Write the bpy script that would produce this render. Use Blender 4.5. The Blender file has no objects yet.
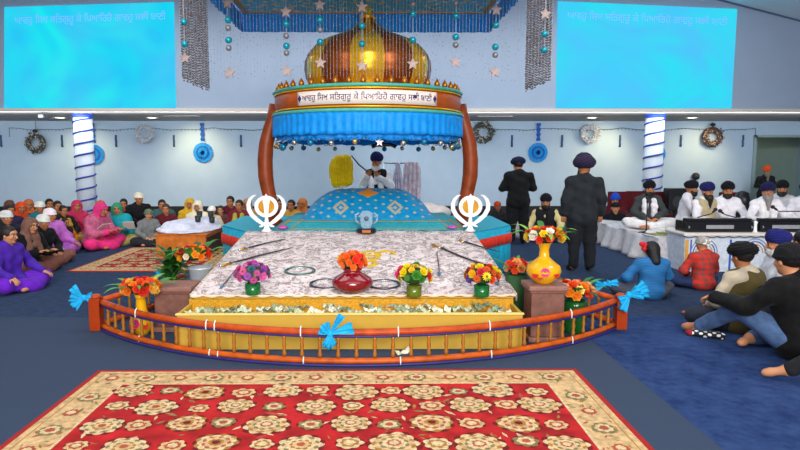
import bpy, bmesh, math, random
import numpy as np
from mathutils import Vector, Matrix
random.seed(7)
C = bpy.context.scene.collection
SC = bpy.context.scene
PI = math.pi
R = math.radians

# ------------------------------------------------------------------ camera, world, lights, exposure
YAW, PITCH, FPX, EYE, PX0 = R(0.5), R(6.18), 600.0, 1.75, 378.0
cd = bpy.data.cameras.new('camera'); cam = bpy.data.objects.new('camera', cd); C.objects.link(cam)
cd.sensor_width = 36.0; cd.lens = 36.0*FPX/800.0; cd.clip_end = 200; cd.shift_x = (400-PX0)/800
cam.location = (0, 0, EYE); cam.rotation_euler = (PI/2-PITCH, 0, -YAW)
SC.camera = cam
SC.view_settings.view_transform = 'Standard'
SC.view_settings.look = 'None'
SC.view_settings.exposure = 0.0
SC.view_settings.gamma = 1.0
SC.view_settings.use_curve_mapping = False

w = bpy.data.worlds.new('world'); SC.world = w; w.use_nodes = True
bg = w.node_tree.nodes['Background']; bg.inputs[0].default_value = (0.90, 0.94, 1.0, 1); bg.inputs[1].default_value = 0.40

def area(name, loc, rot, sx, sy, power, col):
    l = bpy.data.lights.new(name, 'AREA'); l.shape = 'RECTANGLE'; l.size = sx; l.size_y = sy
    l.energy = power; l.color = col
    o = bpy.data.objects.new(name, l); C.objects.link(o); o.location = loc; o.rotation_euler = rot
    return o
def spot(name, loc, target, power, col, ang=80, blend=1.0, rad=0.08):
    l = bpy.data.lights.new(name, 'SPOT'); l.energy = power; l.color = col
    l.spot_size = R(ang); l.spot_blend = blend; l.shadow_soft_size = rad
    o = bpy.data.objects.new(name, l); C.objects.link(o); o.location = loc
    o.rotation_euler = (Vector(target)-Vector(loc)).to_track_quat('-Z', 'Y').to_euler()
    return o
area('hall_light_front', (0.5, 1.0, 5.2), (R(38), 0, 0), 9, 3, 150, (1.0, 0.97, 0.92))
area('added_wall_fill', (0, 14.05, 2.74), (R(92), 0, 0), 26, .10, 300, (0.86, 0.94, 1.0))  # added fill strip to brighten the lower back wall, not a fitting of the hall
area('added_canopy_fill', (0.3, -1.6, 2.7), (R(100), 0, 0), 5, 1.6, 330, (1.0, 0.97, 0.94))  # added fill behind the camera, lifts the cloth canopy's underside and ruffle
sl = bpy.data.lights.new('added_front_fill', 'SUN'); sl.energy = 1.55; sl.angle = R(24); sl.color = (1.0, 0.97, 0.93)  # sun lamp added as even frontal fill at every depth, not real daylight
so = bpy.data.objects.new('added_front_fill', sl); C.objects.link(so); so.rotation_euler = (R(70), 0, R(6))
area('hall_light_middle', (0, 6.6, 5.4), (0, 0, 0), 12, 2.0, 200, (1.0, 0.98, 0.95))
area('hall_light_back', (0, 11.8, 5.2), (0, 0, 0), 15, 1.5, 200, (0.95, 0.98, 1.0))
spot('wall_washer_warm', (-5.1, 16.3, 2.8), (-5.0, 17.4, 1.5), 110, (1.0, 0.80, 0.42), 110)
spot('wall_washer_warm', (-8.2, 16.3, 2.8), (-8.2, 17.4, 1.3), 80, (1.0, 0.82, 0.45), 110)
spot('wall_washer_warm', (7.0, 16.3, 2.8), (6.4, 17.4, 1.5), 110, (1.0, 0.80, 0.42), 110)
spot('wall_washer_warm', (9.6, 16.3, 2.8), (9.2, 17.4, 1.4), 100, (1.0, 0.80, 0.42), 110)
spot('soffit_downlight', (0.6, 15.4, 2.8), (0.8, 17.3, 0.9), 60, (1.0, 0.97, 0.95), 120)

# ------------------------------------------------------------------ geometry from sight lines (plain camera maths, real places)
_rot = cam.rotation_euler.to_matrix()
def ray(px, py): return _rot @ Vector(((px-PX0)/FPX, -(py-225)/FPX, -1.0))
def onz(px, py, z=0.0):
    d = ray(px, py); t = (z-EYE)/d.z; return Vector((0, 0, EYE))+d*t
def ony(px, py, Y):
    d = ray(px, py); t = Y/d.y; return Vector((0, 0, EYE))+d*t
def onplane(px, py, p0, n):
    d = ray(px, py); o = Vector((0, 0, EYE)); t = (Vector(p0)-o).dot(Vector(n))/d.dot(Vector(n)); return o+d*t

# ------------------------------------------------------------------ materials
def srgb(h):
    if isinstance(h, str):
        h = h.lstrip('#'); c = [int(h[i:i+2], 16)/255 for i in (0, 2, 4)]
    else: c = h
    return tuple((x/12.92 if x <= .04045 else ((x+.055)/1.055)**2.4) for x in c)
class NT:
    def __init__(s, name):
        s.m = bpy.data.materials.new(name); s.m.use_nodes = True; s.t = s.m.node_tree; s.b = s.t.nodes['Principled BSDF']
    def n(s, typ, **kw):
        x = s.t.nodes.new(typ)
        for k, v in kw.items():
            if k.startswith('i_'): x.inputs[k[2:].replace('_', ' ')].default_value = v
            else: setattr(x, k, v)
        return x
    def l(s, a, b): s.t.links.new(a, b)
    def math(s, op, a, b=None, c=None):
        x = s.t.nodes.new('ShaderNodeMath'); x.operation = op
        for i, v in enumerate((a, b, c)):
            if v is None: continue
            if isinstance(v, (int, float)): x.inputs[i].default_value = v
            else: s.l(v, x.inputs[i])
        return x.outputs[0]
    def mix(s, f, a, b):
        x = s.t.nodes.new('ShaderNodeMix'); x.data_type = 'RGBA'
        for i, v in ((0, f), (6, a), (7, b)):
            if isinstance(v, (int, float)): x.inputs[i].default_value = v
            elif isinstance(v, tuple): x.inputs[i].default_value = (*v, 1)
            else: s.l(v, x.inputs[i])
        return x.outputs[2]
    def coord(s):
        tc = s.n('ShaderNodeTexCoord'); sp = s.n('ShaderNodeSeparateXYZ'); s.l(tc.outputs['Object'], sp.inputs[0])
        return tc.outputs['Object'], sp.outputs[0], sp.outputs[1], sp.outputs[2]
    def noise(s, vec, scale, detail=3, rough=.55):
        x = s.n('ShaderNodeTexNoise'); x.inputs['Scale'].default_value = scale; x.inputs['Detail'].default_value = detail
        x.inputs['Roughness'].default_value = rough; s.l(vec, x.inputs['Vector']); return x.outputs[0]
    def bump(s, h, strength=.4, dist=.01):
        x = s.n('ShaderNodeBump'); x.inputs['Strength'].default_value = strength; x.inputs['Distance'].default_value = dist
        s.l(h, x.inputs['Height']); s.l(x.outputs[0], s.b.inputs['Normal'])
_mc = {}
def mat(name, col, rough=.6, metal=0, var=.10, scale=18, bump=.15, em=0, spec=.4, alpha=1, sheen=0, trans=0):
    if name in _mc: return _mc[name]
    t = NT(name); c = srgb(col); v, *_ = t.coord()
    t.b.inputs['Roughness'].default_value = rough; t.b.inputs['Metallic'].default_value = metal
    t.b.inputs['Specular IOR Level'].default_value = spec
    if sheen: t.b.inputs['Sheen Weight'].default_value = sheen*.25
    n = t.noise(v, scale)
    if var:
        f = t.math('MULTIPLY_ADD', n, 2.2, -.6)
        t.l(t.mix(f, tuple(x*(1-var) for x in c), tuple(min(1, x*(1+var)+var*.02) for x in c)), t.b.inputs['Base Color'])
    else: t.b.inputs['Base Color'].default_value = (*c, 1)
    if bump: t.bump(n, bump, .01)
    if em: t.b.inputs['Emission Color'].default_value = (*c, 1); t.b.inputs['Emission Strength'].default_value = em
    if trans: t.b.inputs['Transmission Weight'].default_value = trans
    if alpha < 1: t.b.inputs['Alpha'].default_value = alpha
    _mc[name] = t.m; return t.m
def cloth(name, col, rough=.85, var=.16, scale=14, bump=.5): return mat(name, col, rough, 0, var, scale, bump, sheen=.15, spec=.2)

# ------------------------------------------------------------------ mesh building
class MB:
    def __init__(s): s.v = []; s.f = []; s.m = []
    def add(s, vs, fs, mi=0):
        o = len(s.v); s.v += [tuple(x) for x in vs]; s.f += [tuple(i+o for i in f) for f in fs]; s.m += [mi]*len(fs); return s
    def box(s, lo, hi, mi=0, M=None):
        x0, y0, z0 = lo; x1, y1, z1 = hi
        vs = [(x0,y0,z0),(x1,y0,z0),(x1,y1,z0),(x0,y1,z0),(x0,y0,z1),(x1,y0,z1),(x1,y1,z1),(x0,y1,z1)]
        if M is not None: vs = [M @ Vector(v) for v in vs]
        return s.add(vs, [(0,3,2,1),(4,5,6,7),(0,1,5,4),(1,2,6,5),(2,3,7,6),(3,0,4,7)], mi)
    def tube(s, pts, r, seg=10, mi=0, closed=False, fy=1.0):
        pts = [Vector(p) for p in pts]; n = len(pts); rr = r if isinstance(r, (list, tuple)) else [r]*n
        vs = []; up = None
        for i, p in enumerate(pts):
            a = pts[(i-1) % n] if (i or closed) else p; b = pts[(i+1) % n] if (i < n-1 or closed) else p
            t = (b-a).normalized()
            if up is None:
                up = Vector((0, 0, 1)) if abs(t.z) < .9 else Vector((0, 1, 0))
            x = t.cross(up).normalized(); y = x.cross(t).normalized(); up = y
            for k in range(seg):
                an = 2*PI*k/seg; vs.append(p+x*math.cos(an)*rr[i]+y*math.sin(an)*rr[i]*fy)
        fs = []
        for i in range(n if closed else n-1):
            j = (i+1) % n
            for k in range(seg):
                l = (k+1) % seg; fs.append((i*seg+k, i*seg+l, j*seg+l, j*seg+k))
        if not closed: fs += [tuple(reversed(range(seg))), tuple((n-1)*seg+k for k in range(seg))]
        return s.add(vs, fs, mi)
    def lathe(s, prof, seg=32, c=(0,0,0), mi=0, mod=None, cap=True):
        vs = []; n = len(prof)
        for i, (r, z) in enumerate(prof):
            for k in range(seg):
                a = 2*PI*k/seg; q = r*(mod(a, i) if mod else 1); vs.append((c[0]+q*math.cos(a), c[1]+q*math.sin(a), c[2]+z))
        fs = [(i*seg+k, i*seg+(k+1) % seg, (i+1)*seg+(k+1) % seg, (i+1)*seg+k) for i in range(n-1) for k in range(seg)]
        if cap: fs += [tuple(reversed(range(seg))), tuple((n-1)*seg+k for k in range(seg))]
        return s.add(vs, fs, mi)
    def ball(s, c, r, seg=12, mi=0, sx=1, sy=1, sz=1):
        pr = [(max(1e-4, r*math.sin(PI*i/(seg//2))), -r*math.cos(PI*i/(seg//2))) for i in range(seg//2+1)]
        m = MB().lathe(pr, seg); return s.add([(c[0]+x*sx, c[1]+y*sy, c[2]+z*sz) for x, y, z in m.v], m.f, mi)
    def octa(s, c, r, mi=0):
        x, y, z = c
        return s.add([(x+r,y,z),(x-r,y,z),(x,y+r,z),(x,y-r,z),(x,y,z+r),(x,y,z-r)],
                     [(0,2,4),(2,1,4),(1,3,4),(3,0,4),(2,0,5),(1,2,5),(3,1,5),(0,3,5)], mi)
    def prism(s, poly, z0, z1, mi=0, M=None):
        n = len(poly); vs = [Vector((x, y, z0)) for x, y in poly]+[Vector((x, y, z1)) for x, y in poly]
        if M is not None: vs = [M @ v for v in vs]
        return s.add(vs, [tuple(reversed(range(n))), tuple(range(n, 2*n))]+[(i, (i+1) % n, n+(i+1) % n, n+i) for i in range(n)], mi)
    def grid(s, fn, nu, nv, mi=0):
        vs = [fn(i/nu, j/nv) for j in range(nv+1) for i in range(nu+1)]
        return s.add(vs, [(j*(nu+1)+i, j*(nu+1)+i+1, (j+1)*(nu+1)+i+1, (j+1)*(nu+1)+i) for j in range(nv) for i in range(nu)], mi)
    def data(s, name, mats, smooth=True):
        me = bpy.data.meshes.new(name); me.from_pydata([tuple(v) for v in s.v], [], s.f)
        for m in (mats if isinstance(mats, (list, tuple)) else [mats]): me.materials.append(m)
        me.polygons.foreach_set('material_index', s.m)
        me.polygons.foreach_set('use_smooth', [smooth]*len(s.f)); me.update(); return me
    def build(s, name, mats, parent=None, loc=None, rz=0, smooth=False, bevel=0, solid=0):
        o = bpy.data.objects.new(name, s.data(name, mats, smooth)); C.objects.link(o)
        if parent is not None: o.parent = parent
        if loc is not None: o.location = loc
        if rz: o.rotation_euler = (0, 0, rz)
        if solid:
            q = o.modifiers.new('thick', 'SOLIDIFY'); q.thickness = solid; q.offset = 0
        if bevel:
            q = o.modifiers.new('bevel', 'BEVEL'); q.width = bevel; q.segments = 2; q.limit_method = 'ANGLE'
        return o
def tag(o, label=None, cat=None, group=None, kind=None):
    if label: o['label'] = label
    if cat: o['category'] = cat
    if group: o['group'] = group
    if kind: o['kind'] = kind
    return o
def thing(name, label, cat, loc=(0,0,0), rz=0, group=None):
    o = bpy.data.objects.new(name, None); C.objects.link(o); o.location = loc; o.rotation_euler = (0, 0, rz)
    o.empty_display_size = .1
    return tag(o, label, cat, group)
def inst(name, data, parent=None, loc=(0,0,0), rot=(0,0,0), sc=1, matl=None):
    o = bpy.data.objects.new(name, data); C.objects.link(o); o.parent = parent; o.location = loc; o.rotation_euler = rot
    o.scale = (sc,)*3 if isinstance(sc, (int, float)) else sc
    if matl is not None:
        o.material_slots[0].link = 'OBJECT'; o.material_slots[0].material = matl
    return o
def copy_tree(o, parent=None):
    c = o.copy(); C.objects.link(c)
    if parent is not None: c.parent = parent
    for ch in list(o.children): copy_tree(ch, c)
    return c

# ------------------------------------------------------------------ signed-distance modelling (people, cloth bundles)
class SDF:
    def __init__(s, lo, hi, h):
        s.h = h; s.lo = np.array(lo, float); n = np.ceil((np.array(hi)-s.lo)/h).astype(int)+1; s.n = n
        s.ax = [s.lo[i]+np.arange(n[i])*h for i in range(3)]; s.v = np.full(n, .5, np.float32)
    def reg(s, lo, hi):
        sl = []; ax = []
        for i in range(3):
            a = max(0, int(math.floor((lo[i]-s.lo[i])/s.h))); b = min(s.n[i], int(math.ceil((hi[i]-s.lo[i])/s.h))+1)
            if b <= a: return None
            sl.append(slice(a, b)); ax.append(s.ax[i][a:b])
        X = ax[0][:, None, None]; Y = ax[1][None, :, None]; Z = ax[2][None, None, :]
        return tuple(sl), X, Y, Z
    def op(s, sl, d, k, mode):
        c = s.v[sl]
        if mode == 'add':
            if k > 0:
                h = np.maximum(k-np.abs(c-d), 0)/k; r = np.minimum(c, d)-h*h*k*.25
            else: r = np.minimum(c, d)
        else:
            d = -d
            if k > 0:
                h = np.maximum(k-np.abs(c-d), 0)/k; r = np.maximum(c, d)+h*h*k*.25
            else: r = np.maximum(c, d)
        s.v[sl] = r
    def cap(s, a, b, ra, rb=None, k=.03, mode='add'):
        rb = ra if rb is None else rb; a = np.array(a, float); b = np.array(b, float); m = max(ra, rb)+k+3*s.h
        g = s.reg(np.minimum(a, b)-m, np.maximum(a, b)+m)
        if g is None: return
        sl, X, Y, Z = g; ab = b-a; L = max(1e-9, ab @ ab)
        t = np.clip(((X-a[0])*ab[0]+(Y-a[1])*ab[1]+(Z-a[2])*ab[2])/L, 0, 1)
        d = np.sqrt((X-a[0]-t*ab[0])**2+(Y-a[1]-t*ab[1])**2+(Z-a[2]-t*ab[2])**2)-(ra+(rb-ra)*t)
        s.op(sl, d, k, mode)
    def ell(s, c, r, k=.03, M=None, mode='add'):
        c = np.array(c, float); r = np.array(r, float); m = r.max()+k+3*s.h
        g = s.reg(c-m, c+m)
        if g is None: return
        sl, X, Y, Z = g; x, y, z = X-c[0], Y-c[1], Z-c[2]
        if M is not None:
            x, y, z = (M[0][0]*x+M[1][0]*y+M[2][0]*z, M[0][1]*x+M[1][1]*y+M[2][1]*z, M[0][2]*x+M[1][2]*y+M[2][2]*z)
        k0 = np.sqrt((x/r[0])**2+(y/r[1])**2+(z/r[2])**2); k1 = np.sqrt((x/r[0]**2)**2+(y/r[1]**2)**2+(z/r[2]**2)**2)+1e-9
        s.op(sl, k0*(k0-1)/k1, k, mode)
    def plane(s, p, n):         # keep the side where (x-p).n > 0
        X, Y, Z = s.ax[0][:, None, None], s.ax[1][None, :, None], s.ax[2][None, None, :]
        d = -((X-p[0])*n[0]+(Y-p[1])*n[1]+(Z-p[2])*n[2]); s.v = np.maximum(s.v, d.astype(np.float32))
    def folds(s, amp, freq, seed=0, squash=(1, 1, .45)):
        rg = np.random.RandomState(seed); X, Y, Z = s.ax[0][:, None, None], s.ax[1][None, :, None], s.ax[2][None, None, :]
        d = 0
        for i in range(5):
            k = rg.normal(size=3)*np.array(squash); k *= freq*(.6+.7*rg.rand())/np.linalg.norm(k); d = d+np.sin(k[0]*X+k[1]*Y+k[2]*Z+rg.rand()*6)
        s.v = (s.v+amp*d/2.2).astype(np.float32)
    def nets(s):
        v = s.v; v[0] = v[-1] = .5; v[:, 0] = v[:, -1] = .5; v[:, :, 0] = v[:, :, -1] = .5
        ins = v < 0; n = v.shape
        c = sum(ins[i:n[0]-1+i, j:n[1]-1+j, k:n[2]-1+k].astype(np.int8) for i in (0, 1) for j in (0, 1) for k in (0, 1))
        act = (c > 0) & (c < 8); idx = np.argwhere(act); num = np.full(act.shape, -1, np.int64); num[act] = np.arange(len(idx))
        acc = np.zeros((len(idx), 3)); cnt = np.zeros(len(idx))
        cor = [(i, j, k) for i in (0, 1) for j in (0, 1) for k in (0, 1)]
        for a in cor:
            for ax in range(3):
                if a[ax]: continue
                b = list(a); b[ax] = 1
                va = v[idx[:, 0]+a[0], idx[:, 1]+a[1], idx[:, 2]+a[2]]; vb = v[idx[:, 0]+b[0], idx[:, 1]+b[1], idx[:, 2]+b[2]]
                m = (va < 0) != (vb < 0); t = np.where(m, va/np.where(m, va-vb, 1), 0)
                p = np.array(a, float)[None, :].repeat(len(idx), 0); p[:, ax] += t; acc[m] += p[m]; cnt[m] += 1
        V = s.lo+(idx+acc/cnt[:, None])*s.h; Fc = []
        for ax in range(3):
            u, w_ = (ax+1) % 3, (ax+2) % 3
            sa = [slice(0, n[i]) for i in range(3)]; sb = list(sa); sa[ax] = slice(0, n[ax]-1); sb[ax] = slice(1, n[ax])
            A = ins[tuple(sa)]; B = ins[tuple(sb)]; e = np.argwhere(A != B)
            fl = A[e[:, 0], e[:, 1], e[:, 2]]; q = []
            for du, dw in ((-1, -1), (0, -1), (0, 0), (-1, 0)):
                k = e.copy(); k[:, u] += du; k[:, w_] += dw; q.append(num[k[:, 0], k[:, 1], k[:, 2]])
            q = np.stack(q, 1); q[~fl] = q[~fl][:, ::-1]; Fc.append(q)
        Fc = np.concatenate(Fc); return V, Fc
    def mesh(s, name, mats, matfn=None):
        V, Fc = s.nets(); me = bpy.data.meshes.new(name)
        me.vertices.add(len(V)); me.vertices.foreach_set('co', V.ravel()); me.loops.add(Fc.size); me.loops.foreach_set('vertex_index', Fc.ravel().astype(np.int32))
        me.polygons.add(len(Fc)); me.polygons.foreach_set('loop_start', np.arange(0, Fc.size, 4, dtype=np.int32))
        try: me.polygons.foreach_set('loop_total', np.full(len(Fc), 4, dtype=np.int32))
        except Exception: pass
        for m in (mats if isinstance(mats, (list, tuple)) else [mats]): me.materials.append(m)
        if matfn is not None: me.polygons.foreach_set('material_index', matfn(V[Fc].mean(1)).astype(np.int32))
        me.polygons.foreach_set('use_smooth', np.ones(len(Fc), bool)); me.update(calc_edges=True); me.validate(); return me
# ================================================================== THE SETTING
XC = -0.10                                  # the hall's centre line
def carpet():
    t = NT('blue_carpet'); v, x, y, z = t.coord()
    n1 = t.noise(v, 2.2, 5, .6); n2 = t.noise(v, 160, 2, .6); n3 = t.noise(v, 9, 4, .65)
    smooth_c = t.mix(n2, srgb('#364258'), srgb('#48566e'))
    f = t.math('MULTIPLY_ADD', t.math('ADD', n1, n3), 2.3, -1.85)
    mott = t.mix(f, srgb('#223562'), srgb('#3d5688'))
    mott = t.mix(t.math('MULTIPLY', n2, .5), mott, srgb('#2c4272'))
    edge = t.math('GREATER_THAN', x, 2.13)
    col = t.mix(edge, smooth_c, mott)
    far = t.math('GREATER_THAN', y, 6.6)
    col = t.mix(far, col, t.mix(t.math('MULTIPLY_ADD', n3, 1.6, -.3), srgb('#27334c'), srgb('#3f5170')))
    t.l(col, t.b.inputs['Base Color']); t.b.inputs['Roughness'].default_value = .95; t.b.inputs['Specular IOR Level'].default_value = .1
    t.bump(n2, .5, .01); return t.m
def structure(mb, name, m, **k): return tag(mb.build(name, m, **k), kind='structure')
structure(MB().box((-14, -3, -.12), (14, 21, 0)), 'floor', carpet())
m_wall = mat('pale_blue_paint', '#b0c4d6', .8, var=.03, scale=3, bump=.03)
m_wall_up = mat('pale_blue_paint_upper', '#b4c5dc', .85, var=.03, scale=2, bump=.02)
m_soffit = mat('grey_soffit', '#a8a09a', .8, var=.05, scale=2, bump=.05)
m_ceil = mat('white_ceiling', '#dfe8ef', .9, var=.03, scale=2, bump=.03)
m_trimc = mat('cream_trim', '#f3e6d8', .6, var=.05, bump=.05)
m_skirt = mat('black_skirting', '#17161a', .6, var=.1)
SOF, BY, WY = 2.86, 13.75, 17.4
structure(MB().box((-14, WY, 0), (11.05, WY+.2, 3.2)).box((11.05, WY, 2.43), (14, WY+.2, 3.2)), 'wall_back', m_wall)
structure(MB().box((11.05, 19.8, 0), (14, 20, 3.2)), 'wall_alcove', mat('greenish_wall', '#9fb5a8', .8, var=.05, scale=2, bump=.02))
structure(MB().box((10.9, WY+.2, 0), (11.05, 19.8, 3.2)), 'wall_alcove_side', m_wall)
structure(MB().box((11.0, WY-.03, 0), (11.09, WY, 2.47)).box((11.0, WY-.03, 2.40), (14, WY, 2.47)), 'trim_2', mat('door_trim', '#8fa6a8', .6))
spot('alcove_light', (12.6, 18.4, 2.9), (12.8, 19.8, 1.6), 40, (1.0, .92, .6), 130)
structure(MB().box((-14, BY, SOF), (14, BY+.2, 7.2)), 'wall_bulkhead', m_wall_up)
structure(MB().box((-14, BY-.035, SOF-.015), (14, BY+.1, SOF+.045)), 'trim_1', m_trimc)
structure(MB().box((-14, BY+.1, SOF), (14, WY+.2, SOF+.1)).box((10.9, WY+.2, SOF), (14, 20, SOF+.1)), 'ceiling_soffit', m_soffit)
# the sloping ceiling of the hall: a low gable, its line runs down past both top corners of the bulkhead
def ceil_z(x): return 5.31-.245*(x-7.7) if x > 1.5 else 5.31+.245*6.2-.19*(1.5-x)*1.0
structure(MB().add([(1.5, 3, ceil_z(1.51)), (14, 3, ceil_z(14)), (14, BY, ceil_z(14)), (1.5, BY, ceil_z(1.51)), (1.5, 3, ceil_z(1.51)+.2), (14, 3, ceil_z(14)+.2), (14, BY, ceil_z(14)+.2), (1.5, BY, ceil_z(1.51)+.2)],
          [(0,3,2,1),(4,5,6,7),(0,1,5,4),(1,2,6,5),(2,3,7,6),(3,0,4,7)]), 'ceiling_right', m_ceil)
zl0 = ceil_z(1.51); zl1 = 5.2-.1*5.8
structure(MB().add([(-14, 3, zl1), (1.5, 3, zl0), (1.5, BY, zl0), (-14, BY, zl1), (-14, 3, zl1+.2), (1.5, 3, zl0+.2), (1.5, BY, zl0+.2), (-14, BY, zl1+.2)],
          [(0,3,2,1),(4,5,6,7),(0,1,5,4),(1,2,6,5),(2,3,7,6),(3,0,4,7)]), 'ceiling_left', m_ceil)
structure(MB().box((-14.2, 3, 0), (-14, 20, 7)), 'wall_left', m_wall)
structure(MB().box((14, 3, 0), (14.2, 20, 7)), 'wall_right', m_wall)
structure(MB().box((-14, WY-.05, 0), (11.0, WY, .42)), 'baseboard_back', m_skirt)
structure(MB().box((7.7, BY-.02, ceil_z(7.7)-.01), (7.72, BY, ceil_z(7.7))), 'trim_3', m_ceil)
for x0, x1 in ((1.5, 13.9),):
    structure(MB().add([(x0, BY-.03, ceil_z(x0+.01)-.03), (x1, BY-.03, ceil_z(x1)-.03), (x1, BY-.03, ceil_z(x1)+.0), (x0, BY-.03, ceil_z(x0+.01)),
                        (x0, BY, ceil_z(x0+.01)-.03), (x1, BY, ceil_z(x1)-.03), (x1, BY, ceil_z(x1)+.0), (x0, BY, ceil_z(x0+.01))],
              [(0,1,2,3),(4,7,6,5),(0,4,5,1),(3,2,6,7),(1,5,6,2),(0,3,7,4)]), 'trim_4', mat('blue_cornice', '#5b7398', .6))

# columns under the soffit with blue ribbon wound round them
m_col = mat('white_column', '#dde6f2', .6, var=.03, bump=.03)
m_rib = mat('blue_satin_ribbon', '#1d3fa8', .35, var=.2, bump=.2)
for cx, s, lab in ((-6.98, 1, 'blue ribbon wound round the left white column'), (6.86, 1, 'blue ribbon wound round the right white column')):
    structure(MB().lathe([(.215, 0), (.215, SOF)], 32, (cx, 14.7, 0)), 'column', m_col, smooth=True)
    m = MB(); pts = []
    for i in range(0, 361):
        a = -2*PI*i/38; z = SOF-.10-i*.0072; pts.append((cx+.222*math.cos(a), 14.7+.222*math.sin(a), z))
    m.tube(pts, .022, 6)
    m.lathe([(.225, SOF-.10), (.235, SOF-.09), (.235, SOF-.02), (.225, SOF-.01)], 28, (cx, 14.7, 0))
    tag(m.build('spiral_ribbon', m_rib, smooth=True), lab, 'ribbon')

# soffit downlights and the long vent slots
m_lamp = mat('lamp_glow', '#fff2dc', .5, em=6, var=0, bump=0); m_ring = mat('lamp_ring', '#c8c4c0', .4)
for px, lab in ((60, 'round soffit downlight nearest the left edge'), (152, 'round soffit downlight right of the left column'),
                (692, 'round soffit downlight right of the right column'), (592, 'round soffit downlight left of the right column')):
    p = onz(px, 117.5, SOF); t = thing('ceiling_light', lab, 'light', (p.x, min(16.6, max(14.2, p.y)), SOF))
    MB().lathe([(.12, -.012), (.17, -.012), (.17, -.001), (.12, -.001)], 24, cap=False).build('frame', m_ring, t, smooth=True)
    MB().lathe([(.118, -.008), (.118, -.001)], 24).build('diffuser', m_lamp, t)
for px, w_, lab in ((188, .9, 'long dark air slot in the soffit left of the canopy'), (492, .9, 'long pale air slot in the soffit right of the canopy')):
    p = onz(px, 117, SOF)
    t = thing('ceiling_vent', lab, 'vent', (p.x, 15.4, SOF))
    MB().box((-w_/2, -.06, -.012), (w_/2, .06, -.001)).build('frame', mat('vent_frame', '#b8b4ae', .5), t)
    MB().box((-w_/2+.03, -.035, -.016), (w_/2-.03, .035, -.012)).build('slot', mat('vent_slot', '#3d3b3c', .8), t)

# ------------------------------------------------------------------ projected screens with their line of verse
VERSE = '\u0a06\u0a35\u0a39\u0a41 \u0a3f\u0a38\u0a16 \u0a38\u0a3f\u0a24\u0a17\u0a41\u0a30\u0a42 \u0a15\u0a47 \u0a3f\u0a2a\u0a06\u0a3f\u0a30\u0a39\u0a4b \u0a17\u0a3e\u0a35\u0a39\u0a41 \u0a38\u0a1a\u0a40 \u0a2c\u0a3e\u0a23\u0a40'
def text_mesh(s, size=1.0, res=3):
    cu = bpy.data.curves.new('t', 'FONT'); cu.body = s; cu.size = size; cu.resolution_u = res; cu.extrude = 0
    o = bpy.data.objects.new('t', cu); C.objects.link(o)
    dg = bpy.context.evaluated_depsgraph_get(); dg.update()
    me = bpy.data.meshes.new_from_object(o.evaluated_get(dg)); bpy.data.objects.remove(o)
    vs = [tuple(v.co) for v in me.vertices]; fs = [tuple(p.vertices) for p in me.polygons]; return vs, fs
def extrude_flat(vs, fs, fn, d0, d1):
    """text outline mapped through fn(x, y, depth) and closed into a slab"""
    n = len(vs); V = [fn(x, y, d0) for x, y, z in vs]+[fn(x, y, d1) for x, y, z in vs]
    F = [f for f in fs]+[tuple(i+n for i in reversed(f)) for f in fs]; cnt = {}
    for f in fs:
        for i in range(len(f)):
            a, b = f[i], f[(i+1) % len(f)]; cnt[(a, b)] = 1
    F += [(b, a, a+n, b+n) for (a, b) in cnt if (b, a) not in cnt]
    return V, F
tv, tf = text_mesh(VERSE)
tx0, tx1 = min(v[0] for v in tv), max(v[0] for v in tv); ty0, ty1 = min(v[1] for v in tv), max(v[1] for v in tv)
def screen_mat(name, a, b, c):
    t = NT(name); v, x, y, z = t.coord()
    wv = t.n('ShaderNodeTexNoise'); wv.inputs['Scale'].default_value = .55; wv.inputs['Distortion'].default_value = 2.2; wv.inputs['Detail'].default_value = 1
    t.l(v, wv.inputs['Vector']); f = t.math('MULTIPLY_ADD', wv.outputs[0], 2.4, -.75)
    col = t.mix(f, srgb(a), srgb(b)); g = t.math('MULTIPLY_ADD', t.noise(v, .8, 1), 2.2, -.75); col = t.mix(t.math('MULTIPLY', g, .6), col, srgb(c))
    t.l(col, t.b.inputs['Emission Color']); t.b.inputs['Emission Strength'].default_value = .98; t.b.inputs['Base Color'].default_value = (.02, .03, .04, 1)
    t.b.inputs['Roughness'].default_value = 1; t.b.inputs['Specular IOR Level'].default_value = 0; return t.m
m_txt = mat('projected_letters', '#6fa8ee', .9, em=.85, var=0, bump=0)
for nm, cs, lab, ms in (('projection_screen', [(4, 7), (173.5, 2), (176, 110), (4, 110.5)], 'glowing cyan projected screen on the left of the upper wall', ('#0cc8f6', '#04ecf0', '#4cc4f6')),
                        ('projection_screen', [(558, 1), (737.5, 9), (731.5, 111.5), (556, 110)], 'glowing cyan projected screen on the right of the upper wall', ('#3cccfa', '#18e6f2', '#56bcfc'))):
    P = [ony(x, y, BY-.03) for x, y in cs]; P[2].z = P[3].z = SOF+.05
    t = thing(nm, lab, 'screen', (0, BY-.012, 0)); Q = [(p.x, p.z) for p in P]
    MB().add([(x, -.008, z) for x, z in Q]+[(x, .006, z) for x, z in Q], [(3,2,1,0),(4,5,6,7),(0,1,5,4),(1,2,6,5),(2,3,7,6),(3,0,4,7)]).build('picture', screen_mat('projected_'+ms[0][1:], *ms), t)
    (xa, za), (xb, zb) = Q[0], Q[1]; W = xb-xa; a0 = .055; a1 = .95; hgt = .20
    def fn(x, y, d):
        u = a0+(x-tx0)/(tx1-tx0)*(a1-a0); return (xa+W*u, d, za+(zb-za)*u-.30+(y-.3)*hgt*1.1)
    V, F = extrude_flat(tv, tf, fn, -.012, -.009); MB().add(V, F).build('line_of_letters', m_txt, t)

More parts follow.
